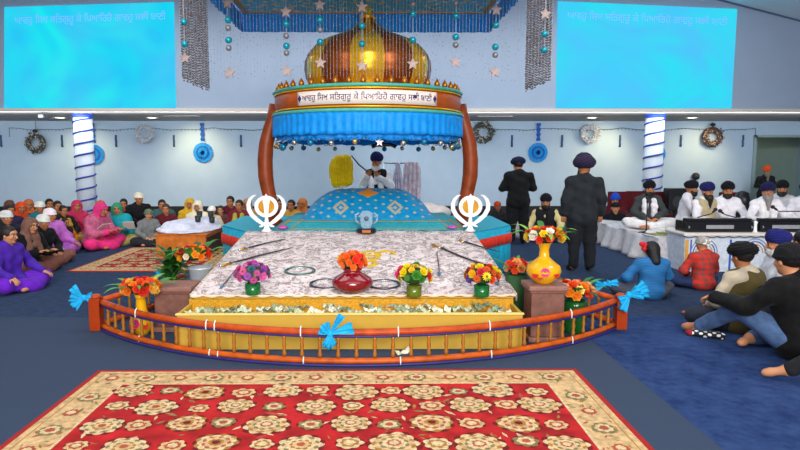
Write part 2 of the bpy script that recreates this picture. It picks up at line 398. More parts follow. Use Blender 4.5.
# ------------------------------------------------------------------ garland, wreaths, fans and ribbon drops on the lower wall
m_wire = mat('dark_green_wire', '#46505a', .7)
m = MB(); rg = random.Random(3); xa, xb = ony(10, 127, WY).x, ony(755, 127, WY).x; N = 420; pts = []
for i in range(N+1):
    u = i/N; x = xa+(xb-xa)*u; z = 2.66-.05*abs(math.sin(u*PI*11))+.01*math.sin(u*170); pts.append((x, WY-.03, z))
m.tube(pts, .007, 5)
for i in range(0, N, 2):
    x, y, z = pts[i]; L = rg.uniform(.02, .06); dx = rg.uniform(-.02, .02)
    m.add([(x, y-.012, z), (x+.012, y-.02, z-L*.5), (x+dx, y-.012, z-L), (x-.012, y-.02, z-L*.5)], [(0, 1, 2, 3)])
m.tube([(xa, WY-.03, 2.66), (xa-.02, WY-.03, 2.4)], .007, 5); m.tube([(xb, WY-.03, 2.66), (xb+.02, WY-.03, 2.44)], .007, 5)
tag(m.build('garland', m_wire), 'thin dark leafy garland strung along the top of the back wall', 'garland')

def wreath(px, py, r, kind, lab, hang=False):
    p = ony(px, py, WY-.09); t = thing('wreath', lab, 'wreath', (p.x, WY-.09, p.z)); rg = random.Random(px)
    cols = {'dark': ('#4a4c4a', '#8a8274', '#c9c2b2'), 'pale': ('#b9bcc4', '#d9cfd0', '#cfd6e0'), 'red': ('#4a3a3c', '#7a5a55', '#b8a48a')}[kind]
    ms = [mat('wreath_%s_%d' % (kind, i), c, .7, var=.2) for i, c in enumerate(cols)]
    q = MB(); ri = r*.68; q.tube([(ri*math.cos(a), 0, ri*math.sin(a)) for a in [2*PI*i/28 for i in range(28)]], r*.22, 8, closed=True)
    for i in range(170):
        a = rg.uniform(0, 2*PI); rr = ri+rg.uniform(-.3, .3)*r; q.octa((rr*math.cos(a), -rg.uniform(.2, .25)*r, rr*math.sin(a)), rg.uniform(.014, .032), rg.choice((0, 0, 1, 2)))
    q.build('foliage', ms, t)
    if hang: MB().tube([(0, .03, r*.9), (0, .03, SOF-p.z-.02)], .008, 6).build('hanging_cord', m_wire, t); MB().ball((0, -.02, r*1.08), .07, 10, sx=1, sz=.8).build('bow', mat('dark_bow', '#2a2c33', .6), t)
wreath(36, 143, .31, 'dark', 'dark twig wreath nearest the left edge of the back wall', True)
wreath(145, 134, .30, 'pale', 'pale silvery wreath between the left column and the blue ribbon fan')
wreath(483, 132.5, .34, 'dark', 'dark mottled wreath right beside the canopy post')
wreath(590, 133.5, .30, 'pale', 'pale pinkish wreath above the man in the dark grey jacket')
wreath(712, 137, .32, 'red', 'brown beaded wreath hanging from the soffit beside the doorway', True)
m_fan = [mat('blue_paper_a', '#1f8fd8', .6), mat('blue_paper_b', '#0f62b4', .6), mat('blue_paper_core', '#12306e', .6)]
def fan(px, py, r, lab, ribbon=True):
    p = ony(px, py, WY-.05); t = thing('paper_fan', lab, 'decoration', (p.x, WY-.05, p.z)); q = MB()
    for k, (r0, r1, yy, mi) in enumerate(((0, 1, 0, 0), (0, .68, -.018, 1), (0, .5, -.03, 0), (0, .22, -.045, 2))):
        n = 48; vs = [(0, yy-.01, 0)]+[(r*r1*math.cos(2*PI*i/n), yy+(.012 if i % 2 else -.006), r*r1*math.sin(2*PI*i/n)) for i in range(n)]
        q.add(vs, [(0, i+1, (i+1) % n+1) for i in range(n)], mi)
    q.build('pleated_disc', m_fan, t, solid=.004)
    if ribbon:
        q = MB(); z0, z1 = r+.05, ony(px, 123, WY).z-p.z
        q.grid(lambda u, v: (.05*(2*u-1)*(1+.25*math.sin(v*22)), -.01+.02*math.sin(v*25+u), z0+(z1-z0)*v), 4, 24)
        q.build('ribbon', mat('blue_ribbon_strip', '#1c5fb8', .4, bump=.6), t, smooth=True, solid=.004)
fan(203, 152.5, .28, 'blue pleated paper fan with ribbon, left of the canopy')
fan(538, 152.5, .28, 'blue pleated paper fan with ribbon above the two standing men')
fan(94, 154.5, .28, 'blue paper fan half hidden behind the left column', True)
fan(656, 154, .28, 'blue paper fan half hidden behind the right column', True)
drop = None
for px in (1, 62, 116, 174, 241, 455, 512, 562, 620, 681, 743):
    p = ony(px, 141, WY-.02)
    if drop is None: drop = MB().grid(lambda u, v: (.03*(2*u-1), .008*math.sin(v*14), .17-.34*v), 2, 14).data('ribbon_drop', mat('blue_drop', '#2c4f7c', .5), True)
    o = inst('ribbon_strip', drop, None, (p.x, WY-.02, p.z), (0, 0, 0)); q = o.modifiers.new('thick', 'SOLIDIFY'); q.thickness = .005
    tag(o, 'short narrow dark blue ribbon strip hanging on the back wall', 'ribbon', 'short blue ribbon strips on the back wall')
p = ony(43, 124.5, 14.2)
t = thing('ceiling_projector', 'small dark projector fixed under the soffit above the left wreath', 'projector', (p.x, 14.2, SOF))
MB().box((-.06, -.09, -.14), (.06, .09, -.05)).build('body', mat('dark_plastic', '#23252b', .5), t, bevel=.01)
MB().tube([(0, 0, -.06), (0, 0, 0)], .015, 8).build('mount', mat('dark_plastic', '#23252b', .5), t)
p = ony(694, 177, WY)
t = thing('wall_speaker', 'small black round device on the back wall above the musicians', 'device', (p.x, WY, p.z))
MB().ball((0, -.09, .02), .11, 14).build('body', mat('dark_plastic', '#23252b', .5), t, smooth=True); MB().box((-.03, -.05, -.16), (.03, 0, .02)).build('bracket', mat('dark_plastic', '#23252b', .5), t)

# ================================================================== RUGS
def rug(name, lab, x0, x1, y0, y1, b, seed, rz=0, dense=1.0):
    ms = [mat('rug_red_edge', '#a81a18', .95, var=.15, scale=60), mat('rug_beige', '#d2ae7c', .95, var=.35, scale=22), mat('rug_red_field', '#b20a10', .95, var=.45, scale=5),
          mat('rug_cream', '#d8bd90', .95, var=.35, scale=40), mat('rug_gold', '#a87634', .95, var=.35, scale=40), mat('rug_olive', '#85774a', .95, var=.3, scale=40), mat('rug_dark_red', '#6f0a12', .95, var=.2, scale=40), mat('rug_rose', '#b05238', .95, var=.2)]
    cx, cy = (x0+x1)/2, (y0+y1)/2; hx, hy = (x1-x0)/2, (y1-y0)/2; q = MB(); rg = random.Random(seed)
    q.box((-hx, -hy, .0), (hx, hy, .012), 0); z = [.0125]
    def lay(a, c, mi):
        q.box((-a, -c, z[0]-.0015), (a, c, z[0]), mi); z[0] += .0012
    lay(hx-.04, hy-.04, 1); lay(hx-.085, hy-.085, 4); lay(hx-.095, hy-.095, 1); lay(hx-b+.02, hy-b+.02, 3); lay(hx-b, hy-b, 2)
    def rosette(x, y, r, pet, cs, zz, sq=1):
        for k, (f, mi) in enumerate(cs):
            n = pet*6; pts = []
            for i in range(n):
                a = 2*PI*i/n; rr = r*f*(1+.20*abs(math.sin(pet*a/2+k*1.57))-.10+.05*math.sin(3*a+x*9)+.03*math.sin(5*a+y*11)); pts.append((x+rr*math.cos(a), y+rr*math.sin(a)*sq, zz+k*.0009))
            q.add([(x, y, zz+k*.0009)]+pts, [(0, i+1, (i+1) % n+1) for i in range(n)], mi)
    zf = z[0]; ix, iy = hx-b-.15, hy-b-.15
    nx = max(2, int(round(2*ix/(.285/dense)))); ny = max(2, int(round(2*iy/(.27/dense))))
    for i in range(nx+1):
        for j in range(ny+1):
            x = -ix+2*ix*i/nx; y = -iy+2*iy*j/ny; k = (i+j) % 2; rr = (.135 if k else .075)/dense*rg.uniform(.88, 1.12)
            x += rg.uniform(-.03, .03); y += rg.uniform(-.03, .03)
            cs = rg.choice([((1.12, 6), (1, 3), (.86, 4), (.78, 1), (.6, 5), (.5, 3), (.3, 7), (.2, 3)), ((1.1, 6), (1, 4), (.88, 3), (.66, 7), (.56, 1), (.36, 4), (.2, 6)), ((1.1, 6), (1, 3), (.84, 5), (.76, 3), (.5, 4), (.4, 1), (.2, 7))]) if k else rg.choice([((1.12, 6), (1, 3), (.7, 4), (.45, 3)), ((1.1, 6), (1, 1), (.65, 7), (.4, 3)), ((1.1, 6), (1, 5), (.7, 3), (.35, 7))])
            rosette(x, y, rr, 9 if k else 7, cs, zf, .92)
    for i in range(int(620*dense*ix*iy/2.5)):                       # small leaves and vine strokes between the rosettes
        x, y = rg.uniform(-ix-.05, ix+.05), rg.uniform(-iy-.05, iy+.05); a = rg.uniform(0, 6.3); L = rg.uniform(.025, .06); w_ = L*.3; ca, sa = math.cos(a), math.sin(a)
        q.add([(x-L*ca, y-L*sa, zf-.0003), (x+w_*sa, y-w_*ca, zf-.0003), (x+L*ca, y+L*sa, zf-.0003), (x-w_*sa, y+w_*ca, zf-.0003)], [(0, 1, 2, 3)], rg.choice((3, 4, 5, 7)))
    bb = b/2+.03                                                    # rosettes and leaves along the beige border
    per = [(x, s*(hy-bb), 1) for s in (-1, 1) for x in np.arange(-hx+bb, hx-bb+.01, .27)]+[(s*(hx-bb), y, 0) for s in (-1, 1) for y in np.arange(-hy+bb+.27, hy-bb-.2, .27)]
    for k, (x, y, h) in enumerate(per):
        rosette(x, y, .075 if k % 2 else .05, 8, ((1, 5), (.75, 3), (.4, 7)) if k % 2 else ((1, 7), (.6, 3)), z[0]+.0002)
        for _ in range(9):
            dx, dy = rg.uniform(-.13, .13), rg.uniform(-.12, .12); a = rg.uniform(0, 6.3); L = rg.uniform(.015, .035); ca, sa = math.cos(a), math.sin(a)
            if abs(x+dx) > hx-.1 or abs(y+dy) > hy-.1: continue
            if abs(x+dx) < hx-b+.03 and abs(y+dy) < hy-b+.03: continue
            q.add([(x+dx-L*ca, y+dy-L*sa, z[0]), (x+dx+L*.3*sa, y+dy-L*.3*ca, z[0]), (x+dx+L*ca, y+dy+L*sa, z[0]), (x+dx-L*.3*sa, y+dy+L*.3*ca, z[0])], [(0, 1, 2, 3)], rg.choice((5, 4, 7, 5)))
    o = q.build(name, ms, loc=(cx, cy, 0.001), rz=rz); return tag(o, lab, 'rug')
rug('rug', 'large red rug with beige floral border in the foreground', -2.28, 1.70, 1.9, 4.85, .34, 5)
a_, b_, c_ = onz(60, 272), onz(139, 248), onz(160, 272)
rug('rug', 'smaller red rug with beige border beside the wooden table at the left', a_.x+.1, -2.55, a_.y, b_.y, .3, 9)

# ================================================================== STAGE, RAMP, TRAY
def Pm(name, col, **k): return mat(name, col, **k)
m_turq = cloth('turquoise_satin', '#14a3c6', rough=.5, bump=.3); m_redsash = cloth('red_sash', '#d8301c', rough=.6)
ST = .72; xl, xr = XC-2.17, XC+2.2
poly = [(-1.78, 8.62), (1.50, 8.62), (2.18, 9.5), (2.18, 11.1), (-2.38, 11.1), (-2.38, 9.5)]
t = thing('stage', 'turquoise cloth-covered stage with a red sash under the canopy', 'stage', (0, 0, 0))
MB().prism(poly, 0, ST-.01).build('body', m_turq, t)
MB().prism([(x*1.004, y) for x, y in poly], ST-.01, ST).build('top_cloth', cloth('turquoise_top', '#16a8c0', rough=.55), t)
q = MB()
def along(poly, n_per=.03):
    out = []
    for i in range(len(poly)):
        a, b = Vector(poly[i]), Vector(poly[(i+1) % len(poly)]); L = (b-a).length; k = max(2, int(L/n_per)); nrm = Vector((b.y-a.y, a.x-b.x)).normalized()
        for j in range(k): out.append((a+(b-a)*j/k, nrm))
    return out
al = along(poly); n = len(al)
for mi, (z0, z1, off, amp) in enumerate([(.005, .70, .02, .012), (.44, .60, .04, .006)]):
    vs = []
    for j in range(3):
        for i, (p, nr) in enumerate(al):
            d = off+amp*math.sin(i*1.3)*(1-j/2*.6)+amp*.6*math.sin(i*.37); vs.append((p.x+nr.x*d, p.y+nr.y*d, z0+(z1-z0)*j/2))
    fs = [(j*n+i, j*n+(i+1) % n, (j+1)*n+(i+1) % n, (j+1)*n+i) for j in range(2) for i in range(n)]
    MB().add(vs, fs).build('skirt' if mi == 0 else 'red_sash', m_turq if mi == 0 else m_redsash, t, smooth=True, solid=.006)

XL, XR, YF, YB, ZF, ZB = -1.80, 1.42, 5.85, 8.6, .415, .72
def rampz(y): return ZF+(ZB-ZF)*(y-YF)/(YB-YF)
m_yel = mat('yellow_satin_panel', '#c8a038', .55, var=.06, scale=5, bump=.15); m_gold = mat('gold_lace', '#d39a1e', .45, .3, var=.3, scale=60, bump=.4)
t = thing('offering_ramp', 'yellow sloping platform that carries the patterned cloth', 'platform')
MB().add([(XL+.02, YF, 0), (XR-.02, YF, 0), (XR-.02, YB, 0), (XL+.02, YB, 0), (XL+.02, YF, ZF-.015), (XR-.02, YF, ZF-.015), (XR-.02, YB, ZB-.015), (XL+.02, YB, ZB-.015)],
         [(0,3,2,1),(4,5,6,7),(0,1,5,4),(1,2,6,5),(2,3,7,6),(3,0,4,7)]).build('body', m_yel, t)
t = thing('offering_tray', 'long yellow collection trough in front of the patterned cloth', 'tray')
X0, X1, Y0, Y1 = -1.81, 1.39, 5.43, 5.84
MB().box((X0, Y0, 0), (X1, Y0+.03, .335)).build('front_panel', m_yel, t)
MB().box((X0, Y0+.03, 0), (X1, Y1, .27)).build('bottom', m_yel, t)
MB().box((X0, Y1-.03, .27), (X1, Y1, .385)).build('back_board', m_gold, t)
MB().box((X0, Y0+.03, .27), (X0+.03, Y1-.03, .34)).build('side_panel', m_yel, t); MB().box((X1-.03, Y0+.03, .27), (X1, Y1-.03, .34)).build('side_panel', m_yel, t)
MB().box((X0-.012, Y0-.012, .325), (X1+.012, Y0+.035, .34)).build('rim', mat('pale_gold_rim', '#efd27a', .4), t, bevel=.004)

def pattern_cloth():
    t = NT('floral_white_cloth'); v, x, y, z = t.coord()
    n = t.n('ShaderNodeTexNoise'); n.inputs['Scale'].default_value = 6.5; n.inputs['Detail'].default_value = 5; n.inputs['Distortion'].default_value = 1.6; n.inputs['Roughness'].default_value = .7; t.l(v, n.inputs['Vector'])
    n2 = t.noise(v, 3.2, 3); vo = t.n('ShaderNodeTexVoronoi'); vo.inputs['Scale'].default_value = 12; t.l(v, vo.inputs['Vector'])
    col = t.mix(t.math('MULTIPLY_ADD', n2, 2, -.5), srgb('#eee2df'), srgb('#d8c6c6'))
    ink = t.math('MULTIPLY', t.math('MULTIPLY', t.math('GREATER_THAN', n.outputs[0], .515), t.math('LESS_THAN', n.outputs[0], .60)), .8)
    col = t.mix(ink, col, srgb('#7c6462'))
    ink2 = t.math('MULTIPLY', t.math('LESS_THAN', vo.outputs['Distance'], .16), .5); col = t.mix(ink2, col, srgb('#5b4a58'))
    n3 = t.n('ShaderNodeTexNoise'); n3.inputs['Scale'].default_value = 17; n3.inputs['Detail'].default_value = 3; t.l(v, n3.inputs['Vector'])
    col = t.mix(t.math('MULTIPLY', t.math('GREATER_THAN', n3.outputs[0], .64), .5), col, srgb('#a04a52'))
    t.l(col, t.b.inputs['Base Color']); t.b.inputs['Roughness'].default_value = .8; t.b.inputs['Sheen Weight'].default_value = .1; t.bump(n2, .3, .02); return t.m
q = MB()
def rc(u, v):
    x = XL+(XR-XL)*u; y = YF-.02+(YB-YF+.02)*v; e = .004*math.sin(x*19+y*7)+.004*math.sin(y*23-x*5)+.003*math.sin(x*41)
    return (x, y, rampz(y)+.012+e)
q.grid(rc, 110, 90)
cl = tag(q.build('patterned_cloth', pattern_cloth(), smooth=True, solid=.006), 'large white floral cloth spread over the sloping platform', 'cloth')
q = MB()                                                           # lace hem hanging over the three free edges
q.grid(lambda u, v: (XL-.012-.006*math.sin(u*260), YF+(YB-YF)*u, rampz(YF+(YB-YF)*u)+.014-v*(.075+.012*math.sin(u*90))), 160, 3)
q.grid(lambda u, v: (XR+.012+.006*math.sin(u*260), YF+(YB-YF)*u, rampz(YF+(YB-YF)*u)+.014-v*(.075+.012*math.sin(u*90))), 160, 3)
q.grid(lambda u, v: (XL+(XR-XL)*u, YF-.026-.003*math.sin(u*300), ZF+.012-v*(.022+.008*math.sin(u*120))), 200, 2)
q.build('lace_hem', mat('peach_lace', '#f6dcc0', .8, var=.15, scale=90, bump=.5), cl, smooth=True, solid=.003)

# banknotes lying crumpled in the trough, each its own note
def note(seed):
    rg = random.Random(seed); a, b, c = rg.uniform(.5, 1.4), rg.uniform(0, 6), rg.uniform(4, 9); q = MB()
    def f(u, v):
        x = (u-.5)*.15; y = (v-.5)*.065; return (x*(.8+.1*a), y, .012+.014*math.sin(x*60*a+b)+.012*math.sin(y*90+c)+.006*math.sin(x*140))
    q.grid(f, 10, 5); return q.data('banknote', mat('banknote_green_%d' % (seed % 3), ('#b9c2a0', '#dcdcc4', '#8d9c7c')[seed % 3], .85, var=.35, scale=55), True)
nd = [note(i) for i in range(6)]; rg = random.Random(4)
for i in range(84):
    x = X0+.10+(X1-X0-.2)*((i+rg.uniform(-.4, .4))/84); x = min(max(x, X0+.1), X1-.1); y = rg.uniform(Y0+.09, Y1-.10)
    o = inst('banknote', rg.choice(nd), None, (x, y, .282+rg.choice((0, .022, .044))+.002), (rg.uniform(-.3, .3), rg.uniform(-.25, .25), rg.uniform(0, 6.28)))
    tag(o, 'crumpled green and white banknote in the yellow trough', 'banknote', 'banknotes in the collection trough')
for (px, py), lab in (((402, 353), 'banknote lying on the carpet behind the railing'),):
    p = onz(px, py); tag(inst('banknote', nd[1], None, (p.x, p.y, .004), (0, 0, .4), 1.25), lab, 'banknote')

# ------------------------------------------------------------------ things laid on the cloth
NRM = Vector((0, -(ZB-ZF), (YB-YF))).normalized(); SL = math.atan2(ZB-ZF, YB-YF)
def onramp(px, py, lift=.02): return onplane(px, py, (0, YF, ZF+.012+lift), NRM)
m_steel = mat('dark_steel', '#5b5a62', .3, .85, var=.15); m_bright = mat('bright_steel', '#c9cfd6', .22, .9, var=.08); m_gilt = mat('gilt_brass', '#c8941f', .32, .75, var=.15)
m_scab = mat('black_scabbard', '#35303a', .4)
def sword(p0, p1, lab, curve=.0, name='sword', hilt='a'):
    a, b = onramp(*p0), onramp(*p1); L = (b-a).length; o = thing(name, lab, 'sword', a)
    d = (b-a).normalized(); s = d.cross(NRM).normalized(); M = Matrix((d, s, NRM)).transposed().to_4x4(); o.matrix_world = Matrix.Translation(a) @ M
    pts = [(L*(.16+.84*i/14), curve*math.sin(PI*i/14)+0, .004) for i in range(15)]
    MB().tube(pts, [.019-.010*(i/14)**2 for i in range(15)], 8, fy=.5).build('scabbard', m_scab, o, smooth=True)
    MB().tube([(0, 0, .004), (L*.05, .004, .004), (L*.14, 0, .004)], [.012, .016, .012], 8).build('grip', m_gilt, o, smooth=True)
    MB().ball((-.005, 0, .004), .02, 10).build('pommel', m_bright, o, smooth=True)
    MB().tube([(L*.145, -.05, .006), (L*.15, 0, .004), (L*.145, .05, .006)], .008, 6).build('guard', m_bright, o, smooth=True)
sword((221, 266), (292, 248), 'longest dark sword lying on the left of the patterned cloth', -.02)
sword((240, 250), (285, 239.5), 'dark sword nearest the back left corner of the patterned cloth', -.02)
sword((432, 244.5), (503, 270), 'long curved dark sword lying on the right of the patterned cloth', .05)
sword((459, 240), (500, 252), 'short dark sword nearest the back right corner of the patterned cloth', .02)
def mace(p0, p1, lab):
    a, b = onramp(*p0), onramp(*p1); L = (b-a).length; d = (b-a).normalized(); s = d.cross(NRM).normalized(); o = thing('arrow', lab, 'arrow', a)
    o.matrix_world = Matrix.Translation(a) @ Matrix((d, s, NRM)).transposed().to_4x4()
    MB().tube([(0, 0, 0), (L*.86, 0, 0)], .006, 6).build('shaft', m_steel, o, smooth=True)
    MB().add([(L*.84, -.03, .0), (L*.84, .03, .0), (L, 0, 0), (L*.9, 0, .014), (L*.9, 0, -.014)], [(0,2,3),(2,1,3),(1,0,3),(2,0,4),(1,2,4),(0,1,4)]).build('head', mat('blue_steel', '#5f8fb0', .4, .4), o)
mace((236, 269), (220, 289), 'thin steel arrow with a blue head left of the pink bouquet')
mace((437, 252), (440, 276), 'thin steel arrow lying between the two right bouquets')
mace((475, 262), (500, 286), 'thin steel arrow right of the multicoloured bouquet')
def quoit(px, py, rx, lab, m):
    p = onramp(px, py, .008); o = thing('steel_ring', lab, 'ring', p); o.rotation_euler = (SL, 0, 0)
    MB().tube([(rx*math.cos(2*PI*i/40), rx*math.sin(2*PI*i/40)*.86, .004) for i in range(40)], .011, 8, closed=True).build('rim', m, o, smooth=True)
    MB().tube([(rx*.86*math.cos(2*PI*i/40), rx*.86*math.sin(2*PI*i/40)*.86, .002) for i in range(40)], .005, 6, closed=True).build('inner_edge', m_bright, o, smooth=True)
quoit(300, 271, .165, 'greenish steel throwing ring behind the pink bouquet', mat('green_steel', '#4f7f78', .3, .7))
quoit(326, 284, .165, 'dark steel throwing ring touching the left of the red vase', m_steel)
quoit(384, 284.5, .165, 'dark steel throwing ring touching the right of the red vase', m_steel)
gv, gf = text_mesh('\u0a74', 1.0, 6)                               # golden symbol lying on the cloth
gx0, gx1 = min(v[0] for v in gv), max(v[0] for v in gv); gy0, gy1 = min(v[1] for v in gv), max(v[1] for v in gv)
a_, b_ = onramp(335, 266), onramp(396, 250); W = (b_.x-a_.x); Hh = (b_-Vector((b_.x, a_.y, a_.z))).length
V, F = extrude_flat(gv, gf, lambda x, y, d: ((x-gx0)/(gx1-gx0)*W, (y-gy0)/(gy1-gy0)*Hh, d), .012, 0)
o = MB().add(V, F).build('golden_symbol', mat('golden_tinsel', '#ffc22c', .5, .2, var=.3, scale=70)); o.location = onramp(335, 267, .004); o.rotation_euler = (SL, 0, 0)
tag(o, 'golden religious letter symbol lying on the cloth behind the red vase', 'symbol')

# ------------------------------------------------------------------ bouquets
def blossom(kind):
    q = MB(); rg = random.Random(kind)
    if kind == 'rose':
        for ring, (n, r, tilt, z) in enumerate(((6, 1.0, .35, -.1), (5, .72, .75, .12), (4, .45, 1.1, .3), (3, .22, 1.35, .42))):
            for i in range(n):
                a = 2*PI*(i+.5*(ring % 2))/n+ring*.4; ca, sa = math.cos(a), math.sin(a)
                def f(u, v):
                    t_ = (u-.5)*2; w_ = r*.75*math.sin(PI*min(1, v*.8+.2))*t_*.9; o_ = r*v*math.cos(tilt*v)*1.0; zz = z+r*v*math.sin(tilt)*.9-.25*r*t_*t_*0
                    return (ca*o_-sa*w_, sa*o_+ca*w_, zz-.15*(1-v))
                q.grid(f, 3, 3)
        q.ball((0, 0, .2), .3, 8)
    elif kind == 'daisy':
        for i in range(13):
            a = 2*PI*i/13; ca, sa = math.cos(a), math.sin(a)
            for s in (0, 1):
                a2 = a+s*.24; ca, sa = math.cos(a2), math.sin(a2); L = 1-.25*s; z = .1*s
                q.add([(0, 0, z), (ca*L*.5-sa*.16, sa*L*.5+ca*.16, z+.16), (ca*L, sa*L, z+.05), (ca*L*.5+sa*.16, sa*L*.5-ca*.16, z+.16)], [(0, 1, 2, 3)])
        q.ball((0, 0, .14), .26, 8, 1, sz=.6)
    return q
FL = {}
def flower_data(kind, col):
    k = kind+col
    if k not in FL:
        ms = [mat('petal_'+col, col, .6, var=.18, scale=40, bump=.1), mat('flower_eye', '#7a5a14', .8)]
        FL[k] = blossom(kind).data('flower', ms, True)
    return FL[k]
lq = MB(); lq.grid(lambda u, v: ((u-.5)*2*.11*math.sin(PI*min(1, v*.92+.06)), v*1.0, .28*math.sin(v*2.2)-.18*v*v+.03*abs(u-.5)), 4, 10)
LEAF = {c: lq.data('leaf', mat('leaf_'+c, c, .5, var=.25, scale=30, bump=.2), True) for c in ('#2f6e22', '#4f9a2c', '#1f5220', '#7fae34')}
def bouquet(t, c, rx, rz_, cols, kinds=('rose', 'daisy'), n=22, size=.036, leaves=8, leaf_len=.12, greens=('#2f6e22', '#4f9a2c'), seed=1, core='#2b4d22', ry=None, up=.0):
    """flowers spread over a dome centred at c (local to the vase)"""
    rg = random.Random(seed); ry = ry or rx
    MB().ball(c, 1, 14, sx=rx*.72, sy=ry*.72, sz=rz_*.72).build('greenery', mat('bouquet_core_'+core, core, .8, var=.4, scale=60, bump=.8), t, smooth=True)
    for i in range(n):
        y = 1-1.35*(i+.5)/n; a = i*2.39996+seed; r = math.sqrt(max(0, 1-y*y)); d = Vector((r*math.cos(a), r*math.sin(a), y))
        p = Vector(c)+Vector((d.x*rx, d.y*ry, d.z*rz_)); col = cols[rg.randrange(len(cols))]
        q = d.to_track_quat('Z', 'Y').to_euler()
        inst('flower', flower_data(rg.choice(kinds), col), t, p*1.0-Vector(d)*size*.3, q, size*rg.uniform(.85, 1.25))
    for i in range(leaves):
        a = 2*PI*(i+rg.random()*.6)/leaves; L = leaf_len*rg.uniform(.8, 1.25)
        inst('leaf', LEAF[rg.choice(greens)], t, Vector(c)+Vector((math.cos(a)*rx*.6, math.sin(a)*ry*.6, -rz_*.25)), (rg.uniform(.0, .55)+up, 0, a-PI/2), L)
m_greenglass = mat('green_glass', '#0d7a38', .12, var=.1, bump=0, spec=.8, trans=.25)
m_oliveglass = mat('olive_glass', '#6f7f16', .12, var=.1, bump=0, spec=.8, trans=.25)
def glass_pot(px, py, lab, cols, m, seed, n=24, kinds=('rose', 'daisy'), rx=.125, r=.058, h=.095, extra=None):
    rx, r, h = rx*1.42, r*1.3, h*1.15
    p = onramp(px, py, .004); t = thing('flower_vase', lab, 'vase', p)
    MB().lathe([(r*.92, 0), (r, .01), (r, h), (r*.86, h), (r*.86, h-.02)], 24).build('glass', m, t, smooth=True)
    bouquet(t, (0, 0, h+.095), rx, .115, cols, kinds, n, .045, 7, .12, seed=seed); return t
glass_pot(253, 294, 'green glass pot with a ball of pink flowers, left on the cloth', ('#d24fa8', '#c73f9a', '#e06fb8', '#e27cc0', '#9a4ab0', '#dd5a9a', '#3f6a7a'), m_greenglass, 3, 28)
glass_pot(414, 296, 'olive glass pot of yellow, red and pink flowers right of the red vase', ('#e8cf12', '#f0d818', '#d8321c', '#e0407a', '#e8c010', '#3f8a2c'), m_oliveglass, 5, 26)
glass_pot(481.5, 296, 'green glass pot of small mixed flowers, rightmost on the cloth', ('#e04a18', '#e8cf12', '#6f3fb0', '#c8283c', '#e8b818', '#3f8a2c', '#d85a20'), m_greenglass, 8, 30)
p = onramp(352.5, 291, .004); t = thing('red_flower_vase', 'round dark red glass vase of orange roses in the middle of the cloth', 'vase', p); t.scale = (1.1, 1.1, 1.3)
MB().lathe([(.09, 0), (.11, .008), (.185, .05), (.19, .08), (.165, .11), (.09, .145), (.075, .16), (.10, .185), (.09, .185), (.065, .162)], 36).build('glass', mat('ruby_glass', '#8f0a1c', .08, var=.08, bump=0, spec=.9, trans=.15), t, smooth=True)
bouquet(t, (0, 0, .225), .13, .08, ('#ee4a1c', '#f0641e', '#e8341c', '#f2802a'), ('rose',), 22, .040, 7, .09, seed=11)
p = onramp(341, 279, .01); q = p
# yellow vases, buckets and pedestals
m_ped = mat('brown_carved_wood', '#7b5044', .6, var=.25, scale=12, bump=.4); m_pedl = mat('brown_wood_edge', '#93655a', .55, var=.2)
def pedestal(x0, x1, y0, y1, h, lab):
    t = thing('pedestal', lab, 'pedestal', ((x0+x1)/2, (y0+y1)/2, 0)); a, b = (x1-x0)/2, (y1-y0)/2
    MB().box((-a*.84, -b*.84, .05), (a*.84, b*.84, h-.05)).build('shaft', m_ped, t, bevel=.008)
    MB().box((-a, -b, h-.05), (a, b, h)).build('top', m_pedl, t, bevel=.012); MB().box((-a*.92, -b*.92, h-.075), (a*.92, b*.92, h-.05)).build('moulding', m_ped, t, bevel=.008)
    MB().box((-a*.96, -b*.96, 0), (a*.96, b*.96, .05)).build('base', m_pedl, t, bevel=.01); return t
pedestal(-2.26, -1.84, 5.98, 6.36, .47, 'brown carved pedestal beside the left end of the sloping cloth')
pedestal(1.49, 1.87, 5.60, 5.94, .555, 'brown carved pedestal carrying the yellow vase on the right')
m_yv = mat('yellow_ceramic', '#f2b40a', .2, var=.04, bump=0, spec=.6)
def yvase(loc, lab, s=1.0, seed=1, fl=None, z=.46, slim=1.0):
    t = thing('yellow_vase', lab, 'vase', loc)
    q_ = slim; pr = [(.075*q_, 0), (.085, .01), (.15, .07), (.168, .12), (.155, .17), (.085, .225), (.05, .26), (.045, .33), (.062, .385), (.075, .395), (.06, .395), (.04, .34)]
    MB().lathe([(r*s*(slim if r > .06 else 1), zz*s) for r, zz in pr], 36).build('body', m_yv, t, smooth=True)
    for (a, zz, c, r) in ((-1.0, .11, '#e0201c', .05), (-1.75, .13, '#d8207a', .055), (-2.35, .10, '#e0201c', .045), (-1.4, .165, '#e8e0d8', .03), (-2.05, .075, '#c83a1c', .035)):
        rr = .16*slim*s*(1 if .08 < zz < .15 else .93); o = inst('painted_flower', flower_data('daisy', c), t, (rr*math.cos(a), rr*math.sin(a), zz*s), (PI/2*.95, 0, a+PI/2), (r*s, r*s, r*s*.35))
    bouquet(t, (0, 0, z*s), .19, .09, *fl, seed=seed, leaves=13, leaf_len=.24, greens=('#4f9a2c', '#2f6e22', '#7fae34'))
    return t
yvase((1.67, 5.77, .556), 'yellow vase of red and yellow roses on the right pedestal', 1.0, 4, (('#e8b418', '#e0381c', '#f0e8dc', '#e8741c', '#d8281c', '#f0c820'), ('rose',), 24, .05))
yvase((-2.33, 5.93, 0), 'yellow vase of orange blooms on the floor at the left railing end', 1.05, 9, (('#f08018', '#e8541c', '#f0a820', '#d8301c', '#f0b84a'), ('rose',), 26, .055), slim=.66)
t = thing('silver_bucket', 'silver bucket of orange and red flowers behind the left pedestal', 'bucket', (-1.99, 6.85, 0))
MB().lathe([(.10, 0), (.105, .005), (.13, .50), (.14, .51), (.14, .53), (.12, .52), (.115, .48)], 28).build('pail', mat('silver_pail', '#ccd4dc', .35, .35, var=.1), t, smooth=True)
